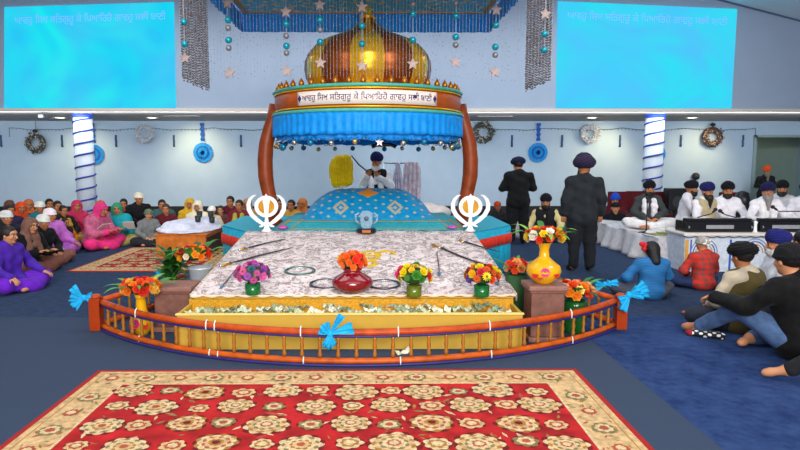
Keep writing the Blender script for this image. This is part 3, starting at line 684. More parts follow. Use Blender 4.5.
bouquet(t, (-.07, 0, .67), .20, .10, ('#f08018', '#e8301c', '#c01830', '#f0b020', '#f4dcc8', '#f0941c'), ('rose',), 24, .05, 16, .30, greens=('#2f6e22', '#1f5220', '#4f9a2c'), seed=14)
t = thing('leafy_plant', 'bushy dark green plant between the orange flowers and the silver bucket', 'plant', (-2.38, 7.0, 0))
MB().lathe([(.10, 0), (.13, .18), (.14, .20), (.12, .20)], 20).build('pot', mat('dark_pot', '#3c2f2a', .6), t, smooth=True)
rg = random.Random(2)
for i in range(60):
    a = rg.uniform(0, 6.28); inst('leaf', LEAF[rg.choice(('#2f6e22', '#1f5220', '#4f9a2c'))], t, (.03*math.cos(a), .03*math.sin(a), .18+rg.uniform(0, .34)), (rg.uniform(.0, 1.0), 0, a), rg.uniform(.24, .42))
t = thing('green_vase', 'tall green glass vase of red and yellow blooms at the right railing end', 'vase', (2.06, 5.98, 0))
MB().lathe([(.10, 0), (.105, .01), (.125, .16), (.11, .28), (.115, .33), (.10, .33), (.095, .28)], 28).build('glass', mat('green_glass_tall', '#1d6a2c', .15, var=.15, bump=0, spec=.7, trans=.2), t, smooth=True)
bouquet(t, (-.04, 0, .43), .22, .10, ('#f0b020', '#f08a1c', '#e0281c', '#f0d060', '#f4b078', '#e84a1c'), ('rose',), 28, .052, 16, .22, seed=6, greens=('#4f9a2c', '#2f6e22', '#1f5220'))
t = thing('rose_bunch', 'bunch of orange roses low behind the right yellow vase', 'flowers', (1.52, 6.25, .0))
MB().lathe([(.08, 0), (.09, .3), (.12, .55), (.10, .55)], 20).build('wrap', mat('green_wrap', '#2c5a30', .6), t, smooth=True)
bouquet(t, (0, 0, .62), .13, .09, ('#f08a4c', '#e8541c', '#f0a868', '#d8301c'), ('rose',), 16, .05, 8, .2, seed=21)

# ------------------------------------------------------------------ curved railing with its two posts
m_rail = mat('orange_varnished_wood', '#b84606', .42, var=.3, scale=9, bump=.05, spec=.3); m_bal = mat('brass_brown_baluster', '#b8782c', .4, .35, var=.15)
m_lrope = mat('purple_rope_light', '#2b2470', .5, var=.2); m_tie = mat('white_tie', '#f2f2f2', .6)
t = thing('altar_railing', 'low curved orange wooden railing with turned balusters round the platform', 'railing')
rr_ = 3.70; cyy = 4.97+rr_; cx_ = -.14; a0 = math.asin(2.66/rr_)
def arc(s, r=rr_): a = -a0+2*a0*s; return Vector((cx_+r*math.sin(a), cyy-r*math.cos(a), 0))
arcp = [arc(i/60) for i in range(61)]
def up(ps, z): return [(p.x, p.y, z) for p in ps]
MB().tube(up(arcp, .297), .036, 14, fy=.8).build('top_rail', m_rail, t, smooth=True)
MB().tube(up(arcp, .045), .028, 12, fy=.9).build('bottom_rail', mat('orange_wood_low', '#c4560e', .45, var=.3, scale=9, bump=.05, spec=.3), t, smooth=True)
MB().tube(up([arc(i/60, rr_+.012) for i in range(61)], .262), .013, 8).build('light_rope', m_lrope, t, smooth=True)
MB().tube(up([arc(i/60, rr_+.03) for i in range(61)], .014), .013, 8).build('light_rope', m_lrope, t, smooth=True)
bd = MB().lathe([(.014, .07), (.019, .10), (.012, .13), (.019, .17), (.012, .21), (.017, .235), (.014, .265)], 10).data('baluster', m_bal, True)
nb = 38
for i in range(1, nb): inst('baluster', bd, t, arc(i/nb))
for s in (.12, .27, .285, .42, .56, .70, .86):
    p = arc(s); MB().tube([(p.x+.001, p.y, .25), (p.x, p.y-.045, .27), (p.x, p.y-.04, .32), (p.x, p.y, .34), (p.x, p.y+.03, .31)], .006, 6).build('tie', m_tie, t, smooth=True)
    MB().tube([(p.x+.02, p.y-.035, .015), (p.x+.02, p.y-.036, .05), (p.x+.02, p.y-.01, .078)], .006, 6).build('tie', m_tie, t, smooth=True)
for s, lab in ((0, 'l'), (1, 'r')):
    p = arc(s); sg = -1 if s == 0 else 1; px_ = p.x+sg*.06
    MB().box((px_-.055, p.y-.055, 0), (px_+.055, p.y+.055, .335)).build('newel_post', mat('orange_red_post', '#a83a0a', .3, var=.08, scale=8, bump=.05), t, bevel=.006)
    MB().lathe([(.05, 0), (.062, .012), (.05, .03), (.03, .04)], 18, (px_, p.y, .335)).build('post_cap', m_rail, t, smooth=True)
    q0 = Vector((px_, p.y+.03, 0)); q1 = Vector((p.x-sg*.42 if s else p.x+.40, p.y+1.35, 0))
    MB().tube([(q0.x, q0.y, .295), (q1.x, q1.y, .295)], .036, 12, fy=.8).build('top_rail', m_rail, t, smooth=True)
    MB().tube([(q0.x, q0.y, .045), (q1.x, q1.y, .045)], .028, 10).build('bottom_rail', m_rail, t, smooth=True)
    for i in range(1, 9): inst('baluster', bd, t, q0.lerp(q1, i/9))
    MB().box((q1.x-.04, q1.y-.04, 0), (q1.x+.04, q1.y+.04, .33)).build('newel_post', m_rail, t, bevel=.006)
m_bow = cloth('cyan_bow_cloth', '#18a8e0', rough=.55, bump=.7)
def bow(loc, lab, s=1.0, spread=((-1, .3), (.9, .5), (.2, -.9), (-.3, .8)), seed=0):
    q = MB(); rg = random.Random(seed); q.ball((0, 0, 0), .028, 10, sz=1.2)
    for k in range(3*len(spread)):
        dx, dz = spread[k % len(spread)]; a = math.atan2(dz, dx)+rg.uniform(-.5, .5); L = .15*math.hypot(dx, dz)*rg.uniform(.6, 1.0); W_ = rg.uniform(.045, .075); ph = rg.uniform(0, 6); ty = rg.uniform(-.35, .25)
        def f(u, v, a=a, L=L, W_=W_, ph=ph, ty=ty):
            w_ = (u-.5)*W_*(.25+1.1*v); o_ = .018*math.sin(u*11+ph+v*3)*v; return (math.cos(a)*L*v-math.sin(a)*w_, -.012-o_+ty*L*v, math.sin(a)*L*v+math.cos(a)*w_)
        q.grid(f, 8, 7)
    o = q.build('cloth_bow', m_bow, smooth=True, solid=.004); o.location = loc; o.scale = (s,)*3
    return tag(o, lab, 'bow')
pl, pr_ = arc(0), arc(1)
bow((pl.x-.17, pl.y-.02, .34), 'cyan cloth bow tied at the left end post of the railing', 1.0, ((-1, .5), (-.6, -.7), (.7, -.1)), 1)
bow((pr_.x+.11, pr_.y-.07, .37), 'cyan cloth bow with a long tail at the right end post', 1.15, ((-.8, -.6), (1.2, .55), (.7, .3)), 2)
pc_ = arc(.463); bow((pc_.x, pc_.y-.055, .30), 'cyan cloth bow tied on the middle of the curved railing', 1.05, ((-.5, .6), (.25, -.9), (-.3, -.7), (1.1, .75)), 3)
p = ony(598, 266, 7.0); bow((p.x-.02, 6.72, .34), 'pale cyan strip of cloth behind the right green vase', .9, ((-1.4, -.1), (1.0, .3), (.4, .25)), 4)
p = ony(156, 263, 7.2); bow((p.x, 7.42, .34), 'small teal cloth knot beyond the orange flowers at the left', .8, ((-.7, .2), (.8, .1), (.1, .5)), 5)
# ================================================================== UNDER THE CANOPY
def star_pts(r, k=.42, n=5): return [((r if i % 2 == 0 else r*k)*math.sin(PI*i/n), (r if i % 2 == 0 else r*k)*math.cos(PI*i/n)) for i in range(2*n)]
ROT_XZ = Matrix.Rotation(PI/2, 4, 'X')
# holy book seat under its blue cloth
def dot_cloth():
    t = NT('blue_dotted_cloth'); v, x, y, z = t.coord()
    def lat(u, w_, cu, cw, du, dw, rad):
        a = t.math('ABSOLUTE', t.math('SUBTRACT', t.math('FRACT', t.math('MULTIPLY_ADD', u, 1/cu, du)), .5))
        b = t.math('ABSOLUTE', t.math('SUBTRACT', t.math('FRACT', t.math('MULTIPLY_ADD', w_, 1/cw, dw)), .5))
        return t.math('LESS_THAN', t.math('ADD', t.math('MULTIPLY', a, cu), t.math('MULTIPLY', b, cw)), rad)
    s = t.math('ADD', z, t.math('MULTIPLY', y, -.35)); s = t.math('ADD', z, t.math('MULTIPLY', y, .55))
    d = t.math('MAXIMUM', lat(x, s, .24, .22, .5, .1, .034), lat(x, s, .24, .22, 0, .6, .034))
    big = 0
    for cx in (-.42, .42):
        dd = t.math('ADD', t.math('ABSOLUTE', t.math('SUBTRACT', x, cx)), t.math('ABSOLUTE', t.math('SUBTRACT', z, .22)))
        ring = t.math('MULTIPLY', t.math('LESS_THAN', dd, .13), t.math('GREATER_THAN', dd, .075)); core = t.math('LESS_THAN', dd, .035)
        r = t.math('MAXIMUM', ring, core); d = t.math('MAXIMUM', d, r)
    ee = t.math('ADD', t.math('MULTIPLY', t.math('ABSOLUTE', x), .42), t.math('ABSOLUTE', t.math('SUBTRACT', z, .475))); top = t.math('LESS_THAN', ee, .075)
    n = t.noise(v, 14, 3); base = t.mix(t.math('MULTIPLY_ADD', n, 2, -.5), srgb('#067fbe'), srgb('#0c9ed2'))
    col = t.mix(t.math('MULTIPLY', d, .85), base, srgb('#c4b48c')); col = t.mix(top, col, srgb('#e08a20'))
    t.l(col, t.b.inputs['Base Color']); t.b.inputs['Roughness'].default_value = .5; t.bump(n, .25, .02); return t.m
q = MB()
def mound(u, v):
    x = (u-.5)*2; W = 1.06; ax_ = abs(x)
    f = 1 if ax_ < .46 else max(0, math.cos((ax_-.46)/.54*PI/2))**.62
    y = -.62+1.35*v; g = math.sin(min(1, v/.62)*PI/2)**.9 if v < .62 else (1 if v < .85 else max(0, math.cos((v-.85)/.15*PI/2))**.6)
    z = .54*f*g*(.94+.06*math.cos(x*2.2))+.006*math.sin(x*24+y*8)*(1-v)
    return (x*(W-.04*g), y+.03*ax_*ax_, z)
q.grid(mound, 100, 60); o = q.build('covered_book_seat', dot_cloth(), loc=(-.075, 9.66, ST+.125), smooth=True); o.scale = (1, 1, .80)
MB().box((-.6, -.1, 0), (.6, .5, .18)).build('bedstead', mat('dark_wood_bed', '#5a3018', .5), o)
tag(o, 'holy book seat draped with a sky blue cloth with gold motifs', 'altar')
# turquoise spread in front with gold borders
def spz(v): return ST+.012+.12*min(1, v*1.25)
q = MB(); q.grid(lambda u, v: (-1.46+2.84*u+(.16-.32*u)*v, 8.66+.50*v if v < .8 else 9.06+(v-.8)*6.0, spz(v)+.003*math.sin(u*60+v*5)), 60, 10)
sp = tag(q.build('spread_cloth', cloth('teal_spread', '#2aa7b8', rough=.6), smooth=True, solid=.005), 'teal spread cloth with gold borders in front of the blue draped seat', 'cloth')
q = MB()
for a, b, w_ in (((-1.40, 8.70), (-1.24, 9.06), .035), ((1.32, 8.70), (1.16, 9.06), .035), ((-1.35, 8.72), (1.28, 8.72), .02), ((-1.26, 8.98), (1.18, 8.98), .02), ((-1.20, 8.70), (-1.06, 9.06), .02), ((1.14, 8.70), (1.0, 9.06), .02)):
    a, b = Vector(a), Vector(b); n_ = Vector((-(b-a).y, (b-a).x)).normalized()*w_/2
    zf = lambda y: spz((y-8.66)/.5)+.006
    q.add([(a.x-n_.x, a.y-n_.y, zf(a.y-n_.y)), (b.x-n_.x, b.y-n_.y, zf(b.y-n_.y)), (b.x+n_.x, b.y+n_.y, zf(b.y+n_.y)), (a.x+n_.x, a.y+n_.y, zf(a.y+n_.y))], [(0, 1, 2, 3)])
q.build('gold_border', m_gold, sp, solid=.003)
m_pinkr = mat('pink_rosette', '#d85ab8', .6)
for px in (283, 452):
    p = ony(px, 226.5, 8.74); o = MB().lathe([(.02, 0), (.075, .01), (.06, .035), (.02, .045)], 16, mod=lambda a, i: 1+.2*math.sin(6*a)).build('pink_rosette', m_pinkr, loc=(p.x, 8.70, ST+.035), smooth=True)
    tag(o, 'small pink rosette on the %s end of the teal spread cloth' % ('left' if px < 370 else 'right'), 'rosette')
# white cushions beside the seat
F = SDF((-.4, -.3, -.05), (.4, .3, .32), .02); F.ell((0, 0, .11), (.33, .2, .11)); F.ell((-.1, 0, .17), (.16, .14, .08), .06); F.folds(.006, 30, 2)
o = bpy.data.objects.new('white_cushion', F.mesh('white_cushion', cloth('ivory_cloth', '#e4d8d2'))); C.objects.link(o); o.location = (1.05, 10.45, ST); o.scale = (1, 1, 1.15)
tag(o, 'creamy white cushion to the right of the blue draped seat', 'cushion')

# white double-blade emblems on stands
m_white = mat('white_gloss_metal', '#f4f6f8', .3, var=.02, bump=0)
def khanda(px, lab):
    p = ony(px, 232, 8.60); t = thing('khanda_emblem', lab, 'emblem', (p.x, 8.55, ST))
    t.location.z = rampz(8.55)+.02; S = .54
    def pr(poly, nm, m, th=.022, off=0): return MB().prism([(x*S, z*S) for x, z in poly], -th/2+off, th/2+off, M=ROT_XZ).build(nm, m, t, bevel=.003)
    pr([(-.045, .10), (.045, .10), (.05, .30), (.035, .36), (.05, .44), (.075, .72), (.095, .80), (.07, .88), (0, 1.0), (-.07, .88), (-.095, .80), (-.075, .72), (-.05, .44), (-.035, .36), (-.05, .30)], 'double_sword', m_white, .03)
    n = 40; ro, ri, cz = .31, .215, .66
    vs = []; fs = []
    for i in range(n):
        a = 2*PI*i/n
        for r in (ro, ri):
            for d in (-.014, .014): vs.append((r*S*math.cos(a), d, (cz+r*.92*math.sin(a))*S))
    for i in range(n):
        a, b = 4*i, 4*((i+1) % n); fs += [(a, b, b+2, a+2), (a+1, a+3, b+3, b+1), (a, a+1, b+1, b), (a+2, b+2, b+3, a+3)]
    MB().add(vs, fs).build('ring', m_white, t)
    MB().prism([(ri*S*.99*math.cos(2*PI*i/n), (cz+ri*.91*math.sin(2*PI*i/n))*S) for i in range(n)], -.004, .004, M=ROT_XZ).build('gold_disc', mat('gold_backing', '#c08a1c', .4, .5, var=.2), t)
    for sx in (-1, 1):
        cl_ = [(-.0, .13), (.10, .20), (.24, .30), (.38, .43), (.46, .58), (.47, .72), (.43, .84), (.35, .93), (.26, .965)]; w_ = [.03, .08, .105, .115, .115, .105, .085, .055, .01]
        L, Rr = [], []
        for i, (x, z) in enumerate(cl_):
            a = cl_[max(0, i-1)]; b = cl_[min(len(cl_)-1, i+1)]; d = Vector((b[0]-a[0], b[1]-a[1])).normalized(); nn = Vector((-d.y, d.x))
            L.append((x+nn.x*w_[i]/2, z+nn.y*w_[i]/2)); Rr.append((x-nn.x*w_[i]/2, z-nn.y*w_[i]/2))
        poly_ = [(sx*x, z) for x, z in L+Rr[::-1]]
        if sx > 0: poly_ = poly_[::-1]
        pr(poly_, 'curved_sword', m_white, .024)
        pr([(sx*.03, .19), (sx*.11, .12), (sx*.20, .11), (sx*.19, .15), (sx*.12, .17), (sx*.06, .25)][::(1 if sx > 0 else -1)], 'hilt', m_white, .026)
    MB().lathe([(.075, 0), (.08, .01), (.05, .03), (.035, .07), (.045, .10), (.02, .12)], 18).build('stand', m_white, t, smooth=True)
khanda(267.5, 'white double-sword emblem on the left back corner of the patterned cloth')
khanda(469.5, 'white double-sword emblem on the right back corner of the patterned cloth')
# crystal ornament
t = thing('crystal_ornament', 'clear bluish crystal ornament on a black base at the cloth back edge', 'ornament', (-.09, 8.47, rampz(8.47)+.02))
m_cry = mat('crystal', '#9fc4da', .08, var=.25, bump=0, spec=.9, trans=.35, scale=30); m_blk = mat('black_gloss', '#15151a', .3)
MB().lathe([(.12, 0), (.145, .012), (.14, .05), (.12, .06)], 24).build('base', m_blk, t, smooth=True)
MB().box((-.06, -.146, .012), (.06, -.125, .05)).build('plate', mat('copper_plate', '#b0622c', .4, .4), t)
MB().prism([(-.055, .06), (.055, .06), (.085, .12), (.09, .27), (.05, .31), (-.05, .31), (-.09, .27), (-.085, .12)], -.035, .035, M=ROT_XZ).build('crystal_block', m_cry, t, bevel=.008)
for sx in (-1, 1): MB().tube([(sx*.09, 0, .12), (sx*.15, 0, .17), (sx*.155, 0, .25), (sx*.10, 0, .28)], .014, 8).build('handle', m_cry, t, smooth=True)
MB().ball((0, -.036, .2), .035, 12, sy=.3).build('engraved_boss', mat('blue_grey_boss', '#3f566e', .3), t, smooth=True)

# ------------------------------------------------------------------ the domed wooden canopy
PX, PY = -.075, 9.6
t = pk = thing('domed_canopy', 'wooden canopy with golden onion dome, lettered ring and curved posts', 'canopy', (PX, PY, ST))
def Z(h): return h-ST
m_wood = mat('red_brown_varnish', '#8a3606', .4, var=.3, scale=6, bump=.05, spec=.35); m_ringw = mat('orange_brown_varnish', '#b05010', .4, var=.2, scale=5, bump=.05, spec=.35)
m_teal = mat('teal_trim', '#49b3a6', .4, var=.1); m_dome = mat('polished_gold', '#ffbe14', .26, .5, var=.05, bump=0); m_dome2 = mat('antique_gold', '#a4500a', .35, .55, var=.25, scale=10, bump=.1)
for s in (-1, 1):
    pts = [(s*1.46, 0, 2.62), (s*1.49, 0, 2.42), (s*1.56, 0, 2.2), (s*1.61, 0, 2.0), (s*1.635, 0, 1.75), (s*1.63, 0, 1.5), (s*1.60, 0, 1.3), (s*1.56, 0, 1.12), (s*1.53, 0, .95), (s*1.52, 0, ST)]
    MB().tube([(x, y, Z(z)) for x, y, z in pts], [.09, .10, .108, .116, .12, .12, .112, .105, .105, .11], 20).build('post', m_wood, t, smooth=True)
    MB().lathe([(.17, 0), (.18, .03), (.13, .08), (.12, .10)], 20, (s*1.52, 0, 0)).build('post_foot', m_wood, t, smooth=True)
    MB().ball((s*1.66+.02, -.08, Z(1.12)), .075, 12).build('side_knob', mat('orange_knob', '#c8641c', .35), t, smooth=True)
R0 = 1.44
q = MB(); n = 96; z0, z1 = Z(2.44), Z(2.74)
q.lathe([(R0-.06, z0), (R0, z0), (R0+.012, (z0+z1)/2), (R0, z1), (R0-.06, z1), (R0-.06, z0)], n, cap=False); q.build('ring_beam', m_ringw, t, smooth=True)
for zz, rr in ((2.755, R0+.02), (2.42, R0+.045)):
    MB().lathe([(rr-.08, Z(zz)-.022), (rr, Z(zz)-.022), (rr+.02, Z(zz)), (rr, Z(zz)+.022), (rr-.08, Z(zz)+.022), (rr-.08, Z(zz)-.022)], n, cap=False).build('rim', m_teal, t, smooth=True)
for zz in (2.47, 2.715): MB().tube([((R0+.012)*math.cos(2*PI*i/n), (R0+.012)*math.sin(2*PI*i/n), Z(zz)) for i in range(n)], .012, 6, closed=True).build('gold_bead', m_dome, t, smooth=True)
MB().lathe([(.05, Z(2.73)), (R0-.03, Z(2.73)), (R0-.03, Z(2.755)), (.05, Z(2.76))], n).build('canopy_deck', m_ringw, t)
MB().lathe([(.05, Z(2.45)), (R0-.05, Z(2.45)), (R0-.05, Z(2.47)), (.05, Z(2.47))], n).build('canopy_ceiling', mat('dark_blue_lining', '#1c3f7a', .7), t)
cone = MB().lathe([(.028, 0), (.042, .03), (.036, .06), (.012, .10), (.003, .12)], 12).data('gold_bud', mat('copper_gold_bud', '#c2791f', .35, .7, var=.1), True)
for i in range(46): a = 2*PI*i/46+.03; inst('gold_bud', cone, t, ((R0-.045)*math.cos(a), (R0-.045)*math.sin(a), Z(2.775)))
# dome: 12 gores, bright and antique gold in turn
prof = [(.86, 2.76), (.89, 2.90), (.945, 3.02), (.965, 3.15), (.955, 3.27), (.91, 3.38), (.83, 3.48), (.72, 3.555), (.58, 3.62), (.42, 3.68), (.28, 3.745), (.19, 3.81), (.135, 3.87), (.105, 3.93)]
pp = []
for i in range(len(prof)-1):
    for k in range(4): f = k/4; pp.append((prof[i][0]*(1-f)+prof[i+1][0]*f, prof[i][1]*(1-f)+prof[i+1][1]*f))
pp.append(prof[-1]); NS = 96; q = MB(); vs = []
for r, z in pp:
    for k in range(NS):
        a = 2*PI*k/NS-PI/2-PI/12; g = (k % 8)/8; lob = 1+.045*math.sin(PI*g)-.015; vs.append((r*lob*math.cos(a), r*lob*math.sin(a), Z(z)))
q.v = vs
for i in range(len(pp)-1):
    for k in range(NS): q.f.append((i*NS+k, i*NS+(k+1) % NS, (i+1)*NS+(k+1) % NS, (i+1)*NS+k)); q.m.append((k//8) % 2)
q.build('dome', [m_dome, m_dome2], t, smooth=True)
MB().lathe([(.105, Z(3.92)), (.135, Z(3.95)), (.095, Z(3.98)), (.065, Z(4.0)), (.085, Z(4.04)), (.045, Z(4.08)), (.02, Z(4.13)), (.004, Z(4.17))], 20).build('finial', m_dome, t, smooth=True)
# plaque with the verse on the front of the ring
am = R(41.5); q = MB()
def plq(u, v, rr=R0+.022): a = (2*u-1)*am; return (rr*math.sin(a), -rr*math.cos(a), Z(2.50+.185*v))
q.grid(plq, 48, 1); pq = q.build('plaque', mat('cream_plaque', '#f6e6dc', .5, var=.03, bump=0), t, smooth=True, solid=.008)
m_ink = mat('purple_letters', '#3a2a6a', .6, var=0, bump=0)
lz0, lz1 = 2.525, 2.66
def tf_(x, y, d):
    u = .045+(x-tx0)/(tx1-tx0)*.905; a = (2*u-1)*am; rr = R0+.027+d; return (rr*math.sin(a), -rr*math.cos(a), Z(lz0+(y-ty0)/(ty1-ty0)*(lz1-lz0)))
V, F = extrude_flat(tv, tf, tf_, .004, 0); MB().add(V, F).build('letters', m_ink, pq)
for u in (.022, .978):
    a = (2*u-1)*am; rr = R0+.028; c = Vector((rr*math.sin(a), -rr*math.cos(a), Z(2.592))); M = Matrix.Translation(c) @ Matrix.Rotation(a, 4, 'Z') @ ROT_XZ
    q = MB(); q.prism([(.030*math.cos(2*PI*i/16), .030*math.sin(2*PI*i/16)) for i in range(16)], 0, .004, M=M)
    q.prism([(.007, -.048), (.010, .035), (0, .052), (-.010, .035), (-.007, -.048)], 0, .006, M=M); q.build('mark', m_ink, pq)
# pleated valances
def pleat(rad, zt, zb, npl, amp, name, m, par, n=480, ragged=.0):
    q = MB()
    def f(u, v):
        a = 2*PI*u; w_ = math.sin(npl*a)+.5*math.sin(npl*.37*a+1); rr = rad+amp*w_*(.3+.7*v); return (rr*math.cos(a), rr*math.sin(a), zt+(zb-zt)*v+ragged*math.sin(npl*.5*a)*v)
    q.grid(f, n, 6); return q.build(name, m, par, smooth=True, solid=.004)
m_val = cloth('bright_blue_satin', '#0b8fe6', rough=.5, bump=.25); m_val2 = cloth('deep_blue_satin', '#1090f0', rough=.5, bump=.25)
pleat(R0+.035, Z(2.40), Z(2.10), 74, .014, 'valance', m_val, t, ragged=.006)
pleat(R0-.02, Z(2.38), Z(2.02), 60, .012, 'valance', m_val2, t, ragged=.008)
q = MB(); rg = random.Random(8)
for i in range(420):
    a = 2*PI*i/420; q.octa(((R0-.0)*math.cos(a), (R0-.0)*math.sin(a), Z(2.03+rg.uniform(-.03, .03))), rg.uniform(.008, .014), rg.choice((0, 1, 1)))
o = q.build('bead_fringe', [mat('silver_bead', '#cfd4d8', .25, .7, var=0, bump=0), mat('teal_bead', '#2a6f86', .25, .3, var=0, bump=0)], t); tag(o, kind='stuff')
star3 = MB().prism(star_pts(.06), -.008, .008, M=ROT_XZ).data('star', mat('pale_pink_star', '#e8cfc8', .4, .3, var=.1), False)
blu = MB().ball((0, 0, 0), .045, 14).data('bauble', mat('blue_bauble', '#1d7fa8', .15, .5, var=.1, bump=0), True); sil = MB().ball((0, 0, 0), .04, 14).data('bauble', mat('silver_bauble', '#b8b0a0', .2, .8, var=.1, bump=0), True)
gld = MB().ball((0, 0, 0), .04, 14).data('bauble', mat('gold_bauble', '#c8a86a', .2, .8, var=.1, bump=0), True)
for i in range(26):
    a = -PI/2+(i-12.5)*.235; z = 2.0-(.0 if 8 < i < 17 else .04); d = (blu, sil, gld, blu, sil)[i % 5] if i != 13 else star3
    inst('bauble' if i != 13 else 'star', d, t, ((R0-.02)*math.cos(a), (R0-.02)*math.sin(a), Z(z-.01*(i % 3))))
for s in (-1, 1):
    for k in range(5): inst('bauble', (blu, sil, gld)[k % 3], t, (s*(1.28+.06*(k % 3)), -.55+.10*k, Z(1.96+.035*(k % 2))))
# little black camera/light fixture hanging under the ring
p = ony(383, 147, 9.2); o = thing('hanging_light_bar', 'small black lamp bar under the front of the blue valance', 'lamp', (p.x, 9.2, p.z))
MB().tube([(-.17, 0, .0), (-.1, 0, .03), (.12, 0, .035), (.20, 0, .0)], .03, 10).build('body', m_blk, o, smooth=True); MB().tube([(0, 0, .03), (0, 0, 2.45-p.z)], .01, 6).build('rod', m_blk, o)

# ------------------------------------------------------------------ cloth canopy hanging above, bead curtain round it
CZ = 4.22; cx0, cx1, cy0, cy1 = XC-2.12, XC+2.08, 7.4, 10.5
t = thing('ceiling_cloth_canopy', 'blue pleated cloth canopy with gold embroidered underside hanging above the dome', 'canopy', (0, 0, CZ))
def embroid():
    q = NT('gold_embroidery'); v, x, y, z = q.coord(); vo = q.n('ShaderNodeTexVoronoi'); vo.inputs['Scale'].default_value = 9; q.l(v, vo.inputs['Vector'])
    n = q.noise(v, 16, 4); f = q.math('GREATER_THAN', q.math('ADD', vo.outputs['Distance'], q.math('MULTIPLY', n, .8)), .74)
    col = q.mix(f, srgb('#f8e08c'), srgb('#54c8e8')); q.l(col, q.b.inputs['Base Color']); q.b.inputs['Roughness'].default_value = .5; q.bump(n, .4, .01); return q.m
MB().box((cx0+.02, cy0, 0), (cx1-.02, cy1-.02, .02)).build('underside', embroid(), t)
MB().box((cx0+.02, cy1-.11, -.012), (cx1-.02, cy1-.03, 0)).build('gold_border', m_gold, t); 
for xx in (cx0+.06, cx1-.14): MB().box((xx, cy0, -.012), (xx+.08, cy1-.12, 0)).build('gold_border', m_gold, t)
def ruffle(p0, p1, nm, amp=.016, zt=.03, zb=-.31, fr=30):
    p0, p1 = Vector(p0), Vector(p1); d = p1-p0; nn = Vector((d.y, -d.x)).normalized()
    def f(u, v):
        p = p0+d*u; w_ = amp*(math.sin(u*d.length*fr)+.5*math.sin(u*d.length*fr*.37))*(.35+.65*v); return (p.x+nn.x*w_, p.y+nn.y*w_, zt+(zb-zt)*v)
    MB().grid(f, int(d.length*60), 5).build(nm, m_val2, t, smooth=True, solid=.004)
ruffle((cx0, cy1), (cx1, cy1), 'ruffle'); ruffle((cx0, cy0), (cx0, cy1), 'ruffle'); ruffle((cx1, cy0), (cx1, cy1), 'ruffle'); ruffle((cx0, cy0), (cx1, cy0), 'ruffle')
# bead curtain: uncountable strings
m_b1 = mat('silver_sequin', '#c9ced6', .4, .3, var=0, bump=0); m_b2 = mat('grey_sequin', '#7c7672', .5, .2, var=0, bump=0); m_b3 = mat('copper_sequin', '#846454', .5, .2, var=0, bump=0); m_thr = mat('clear_thread', '#b4b9c4', .5, var=0, bump=0)
bx0, bx1, by0, by1, bz = -2.58, 2.42, 8.3, 9.68, 2.82
def beads(name, pts, lab, seed, step=.058, ztop=4.62, r=.0066, dense=False):
    rg = random.Random(seed); q = MB()
    for i, (x, y) in enumerate(pts):
        zb = bz+rg.uniform(0, .07); ztop = CZ if cx0 < x < cx1 else 4.62; q.tube([(x, y, zb), (x, y, ztop)], .0021, 3, 3); z = zb
        while z < ztop:
            q.octa((x, y, z), r*rg.uniform(.7, 1.25), rg.choice((1, 2, 1, 2) if dense else (0, 0, 0, 1, 2) if z > bz+.4 else (0, 0, 1))); z += step*rg.uniform(.8, 1.2)
    o = q.build(name, [m_b1, m_b2, m_b3, m_thr]); return tag(o, lab, 'curtain', kind='stuff')
nx_ = 112
beads('bead_curtain', [(bx0+(bx1-bx0)*i/nx_, by0) for i in range(nx_+1)], 'silvery bead string curtain hanging in front of the golden dome', 1)
beads('bead_curtain', [(bx0, by0+(by1-by0)*i/44) for i in range(1, 45)], 'dense grey side panel of bead strings left of the dome', 2, .036, r=.0125, dense=True)
beads('bead_curtain', [(bx1, by0+(by1-by0)*i/44) for i in range(1, 45)], 'dense grey side panel of bead strings right of the dome', 3, .036, r=.0125, dense=True)
o = thing('curtain_frame', 'thin metal frame from which the bead strings hang', 'frame', (0, 0, 4.62))
for a, b in (((bx0, by0), (bx1, by0)), ((bx0, by0), (bx0, cy1)), ((bx1, by0), (bx1, cy1)), ((bx0, cy1), (bx1, cy1))): MB().tube([(a[0], a[1], 0), (b[0], b[1], 0)], .015, 6).build('bar', m_steel, o)
for x, y in ((cx0, cy0), (cx1, cy0), (cx0, cy1), (cx1, cy1)): MB().tube([(x, y, -.3), (x, y, .7)], .006, 6).build('cord', m_steel, o)
# ornament strings: blue balls and stars
sb = MB().ball((0, 0, 0), .046, 14).data('ball', mat('turquoise_ball', '#1fa0b4', .2, .3, var=.1, bump=0), True); sg_ = MB().ball((0, 0, 0), .04, 12).data('ball', mat('greyish_ball', '#8f8f92', .4, .4, var=.1), True)
bs = MB().prism(star_pts(.085, .45), -.012, .012, M=ROT_XZ).data('star', mat('champagne_star', '#a08c88', .5, .2, var=.2), False)
orn = ((184, (('b', 22), ('b', 44), ('s', 58)), 'ornament string on the left side bead panel'), (228, (('s', 3), ('b', 20), ('g', 28), ('b', 40), ('g', 48), ('s', 73)), 'ornament string with star second from the left'),
       (286, (('s', 12), ('b', 24), ('g', 36), ('b', 46), ('g', 53), ('s', 71)), 'ornament string with star hanging just left of the dome'), (320, (('s', 5), ('b', 20), ('g', 30), ('b', 42), ('s', 63)), 'ornament string crossing the left part of the dome'),
       (362, (('s', 7), ('b', 26), ('b', 44), ('s', 66)), 'ornament string hanging in front of the dome centre'), (413, (('g', 4), ('b', 14), ('b', 40), ('s', 64)), 'ornament string crossing the right part of the dome'),
       (456, (('g', 3), ('b', 16), ('b', 37), ('g', 45), ('s', 62)), 'ornament string with star hanging just right of the dome'), (496, (('s', 10), ('b', 25), ('b', 47), ('g', 55), ('s', 72)), 'ornament string with star second from the right'),
       (545, (('s', 14), ('b', 34), ('b', 50)), 'ornament string on the right side bead panel'))
